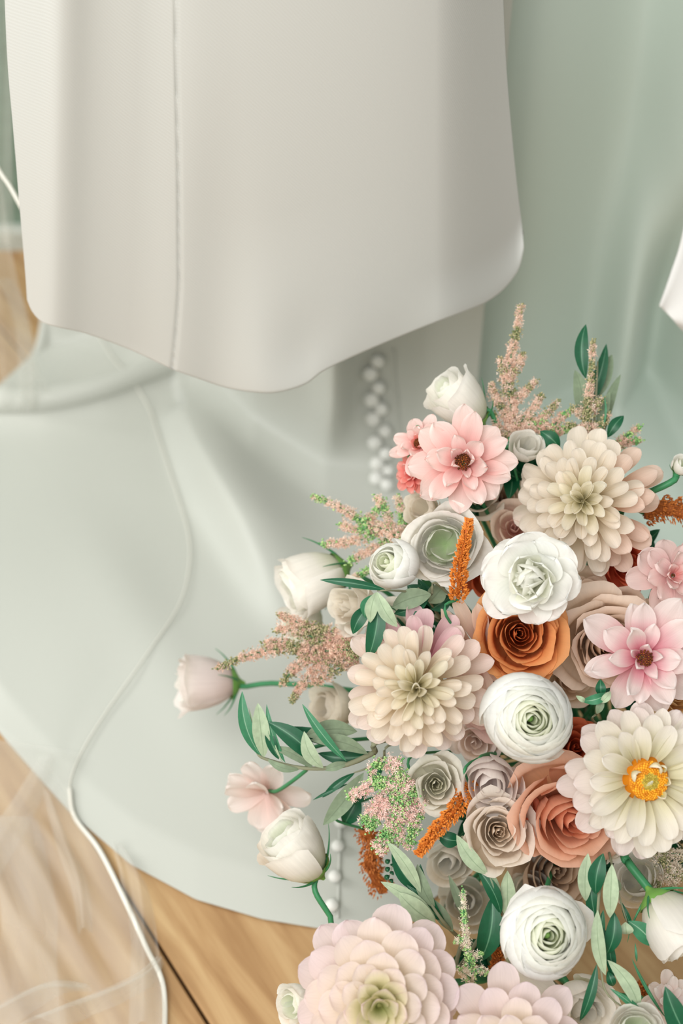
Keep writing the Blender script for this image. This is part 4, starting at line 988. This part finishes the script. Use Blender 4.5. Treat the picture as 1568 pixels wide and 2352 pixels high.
sprig('long hanging olive branch right of the bottom white ranunculus', (1400, 1975, t), [(1390, 1975, 1.16), (1375, 2060, t), (1372, 2150, t-.01), (1380, 2230, t-.01), (1400, 2290, t-.01), (1490, 2350, t-.01)],
      [lf(1405, 1985, 1400, 2108, 36, Pl, t-.012, 0), lf(1385, 1960, 1368, 2054, 40, D, t, 6), lf(1350, 1960, 1345, 2070, 34, Pl, t+.006, 4), lf(1410, 2095, 1392, 2192, 38, D, t-.006, -8), lf(1372, 2090, 1390, 2240, 32, Pl, t-.014, 8), lf(1385, 2130, 1405, 2255, 24, D, t+.004, -6), lf(1395, 2205, 1468, 2322, 36, Pl, t-.012, -12), lf(1370, 2215, 1331, 2345, 24, D, t-.01, -6), lf(1355, 2010, 1372, 2130, 30, D, t+.01, 4), lf(1400, 2270, 1490, 2345, 16, Md, t-.012, -4), lf(1395, 2230, 1408, 2265, 22, D, t, 0), lf(1400, 2010, 1425, 2045, 20, G, t, 0), lf(1385, 2090, 1370, 2200, 22, Md, t+.012, 0)], rad=.0014)
t = 1.12
sprig('thin olive twig ending in a bright green leaf above the bare floor', (1435, 2050, t), [(1405, 1990, 1.15), (1422, 2060, t), (1440, 2120, t)],
      [lf(1442, 2115, 1500, 2172, 42, Md, t, -6), lf(1425, 2070, 1452, 2135, 14, D, t+.004, 0), lf(1436, 2118, 1438, 2146, 34, Pl, t-.01, 0), lf(1458, 2165, 1462, 2210, 6, Md, t, 0)], rad=.0011)
t = 1.25
sprig('olive branch with dark leaves standing at the top of the bouquet', (1350, 1010, t), [(1360, 1050, 1.25), (1365, 960, t), (1370, 880, t), (1372, 830, t)],
      [lf(1345, 870, 1345, 745, 32, D, t, -10), lf(1340, 950, 1392, 790, 30, D, t+.02, 8), lf(1330, 940, 1405, 815, 46, G, t+.03, 6), lf(1330, 960, 1320, 850, 36, G, t+.01, 10), lf(1385, 1000, 1425, 860, 24, G, t+.03, -8), lf(1395, 1005, 1432, 955, 26, D, t-.01, -4), lf(1375, 1000, 1400, 900, 26, LEAF_G, t+.01, -4), lf(1285, 1030, 1240, 990, 34, D, t-.02, 4), lf(1380, 990, 1385, 905, 5, Md, t-.01, 8)])
t = 1.12
sprig('small olive tip between the tan rose and the open white dahlia', (1380, 1600, t), [(1370, 1640, 1.16), (1380, 1615, t), (1390, 1590, t)],
      [lf(1395, 1592, 1335, 1610, 24, Md, t, -6, .006), lf(1378, 1615, 1402, 1588, 18, Pl, t-.004, 2), lf(1380, 1600, 1378, 1560, 24, D, t+.004), lf(1370, 1640, 1385, 1605, 18, G, t), lf(1345, 1612, 1322, 1598, 12, Pl, t)], rad=.0009)
t = 1.21
sprig('drooping grey olive leaves right of the blush flower', (850, 1760, t), [(880, 1740, 1.22), (840, 1765, t), (812, 1775, t)],
      [lf(835, 1775, 742, 1895, 42, G, t-.006, -4), lf(815, 1775, 740, 1832, 18, D, t, 3), lf(800, 1800, 718, 1838, 8, D, t, 2), lf(825, 1830, 790, 1895, 46, LEAF_D, t+.03, 0), lf(845, 1790, 880, 1760, 24, D, t+.02, 0), lf(850, 1800, 815, 1850, 20, D, t+.02, 0)], rad=.0012)
sprig('dark olive leaf in the bottom right corner', (1560, 2360, 1.08), [(1590, 2420, 1.1), (1580, 2380, 1.08), (1570, 2350, 1.08)],
      [lf(1590, 2400, 1527, 2266, 52, D, 1.08, -6), lf(1590, 2400, 1600, 2290, 40, D, 1.09, 6)])
sprig('narrow blade leaf standing over the bare floor at the lower right', (1525, 2330, 1.1), [(1560, 2400, 1.12), (1540, 2365, 1.1), (1527, 2335, 1.1)],
      [lf(1530, 2340, 1450, 2200, 11, Md, 1.1, -4, 0, .7)])
sprig('eucalyptus-like trailing tendril under the rust amaranth', (900, 1985, 1.2), [(915, 1940, 1.2), (905, 1975, 1.2), (890, 2025, 1.2)],
      [lf(900+dx, 1975+dy, 892+dx*2, 1982+dy, 12, D, 1.2) for dx, dy in ((-4, 0), (4, 8), (-4, 18), (3, 26), (-5, 36), (2, 44))], rad=.0006)
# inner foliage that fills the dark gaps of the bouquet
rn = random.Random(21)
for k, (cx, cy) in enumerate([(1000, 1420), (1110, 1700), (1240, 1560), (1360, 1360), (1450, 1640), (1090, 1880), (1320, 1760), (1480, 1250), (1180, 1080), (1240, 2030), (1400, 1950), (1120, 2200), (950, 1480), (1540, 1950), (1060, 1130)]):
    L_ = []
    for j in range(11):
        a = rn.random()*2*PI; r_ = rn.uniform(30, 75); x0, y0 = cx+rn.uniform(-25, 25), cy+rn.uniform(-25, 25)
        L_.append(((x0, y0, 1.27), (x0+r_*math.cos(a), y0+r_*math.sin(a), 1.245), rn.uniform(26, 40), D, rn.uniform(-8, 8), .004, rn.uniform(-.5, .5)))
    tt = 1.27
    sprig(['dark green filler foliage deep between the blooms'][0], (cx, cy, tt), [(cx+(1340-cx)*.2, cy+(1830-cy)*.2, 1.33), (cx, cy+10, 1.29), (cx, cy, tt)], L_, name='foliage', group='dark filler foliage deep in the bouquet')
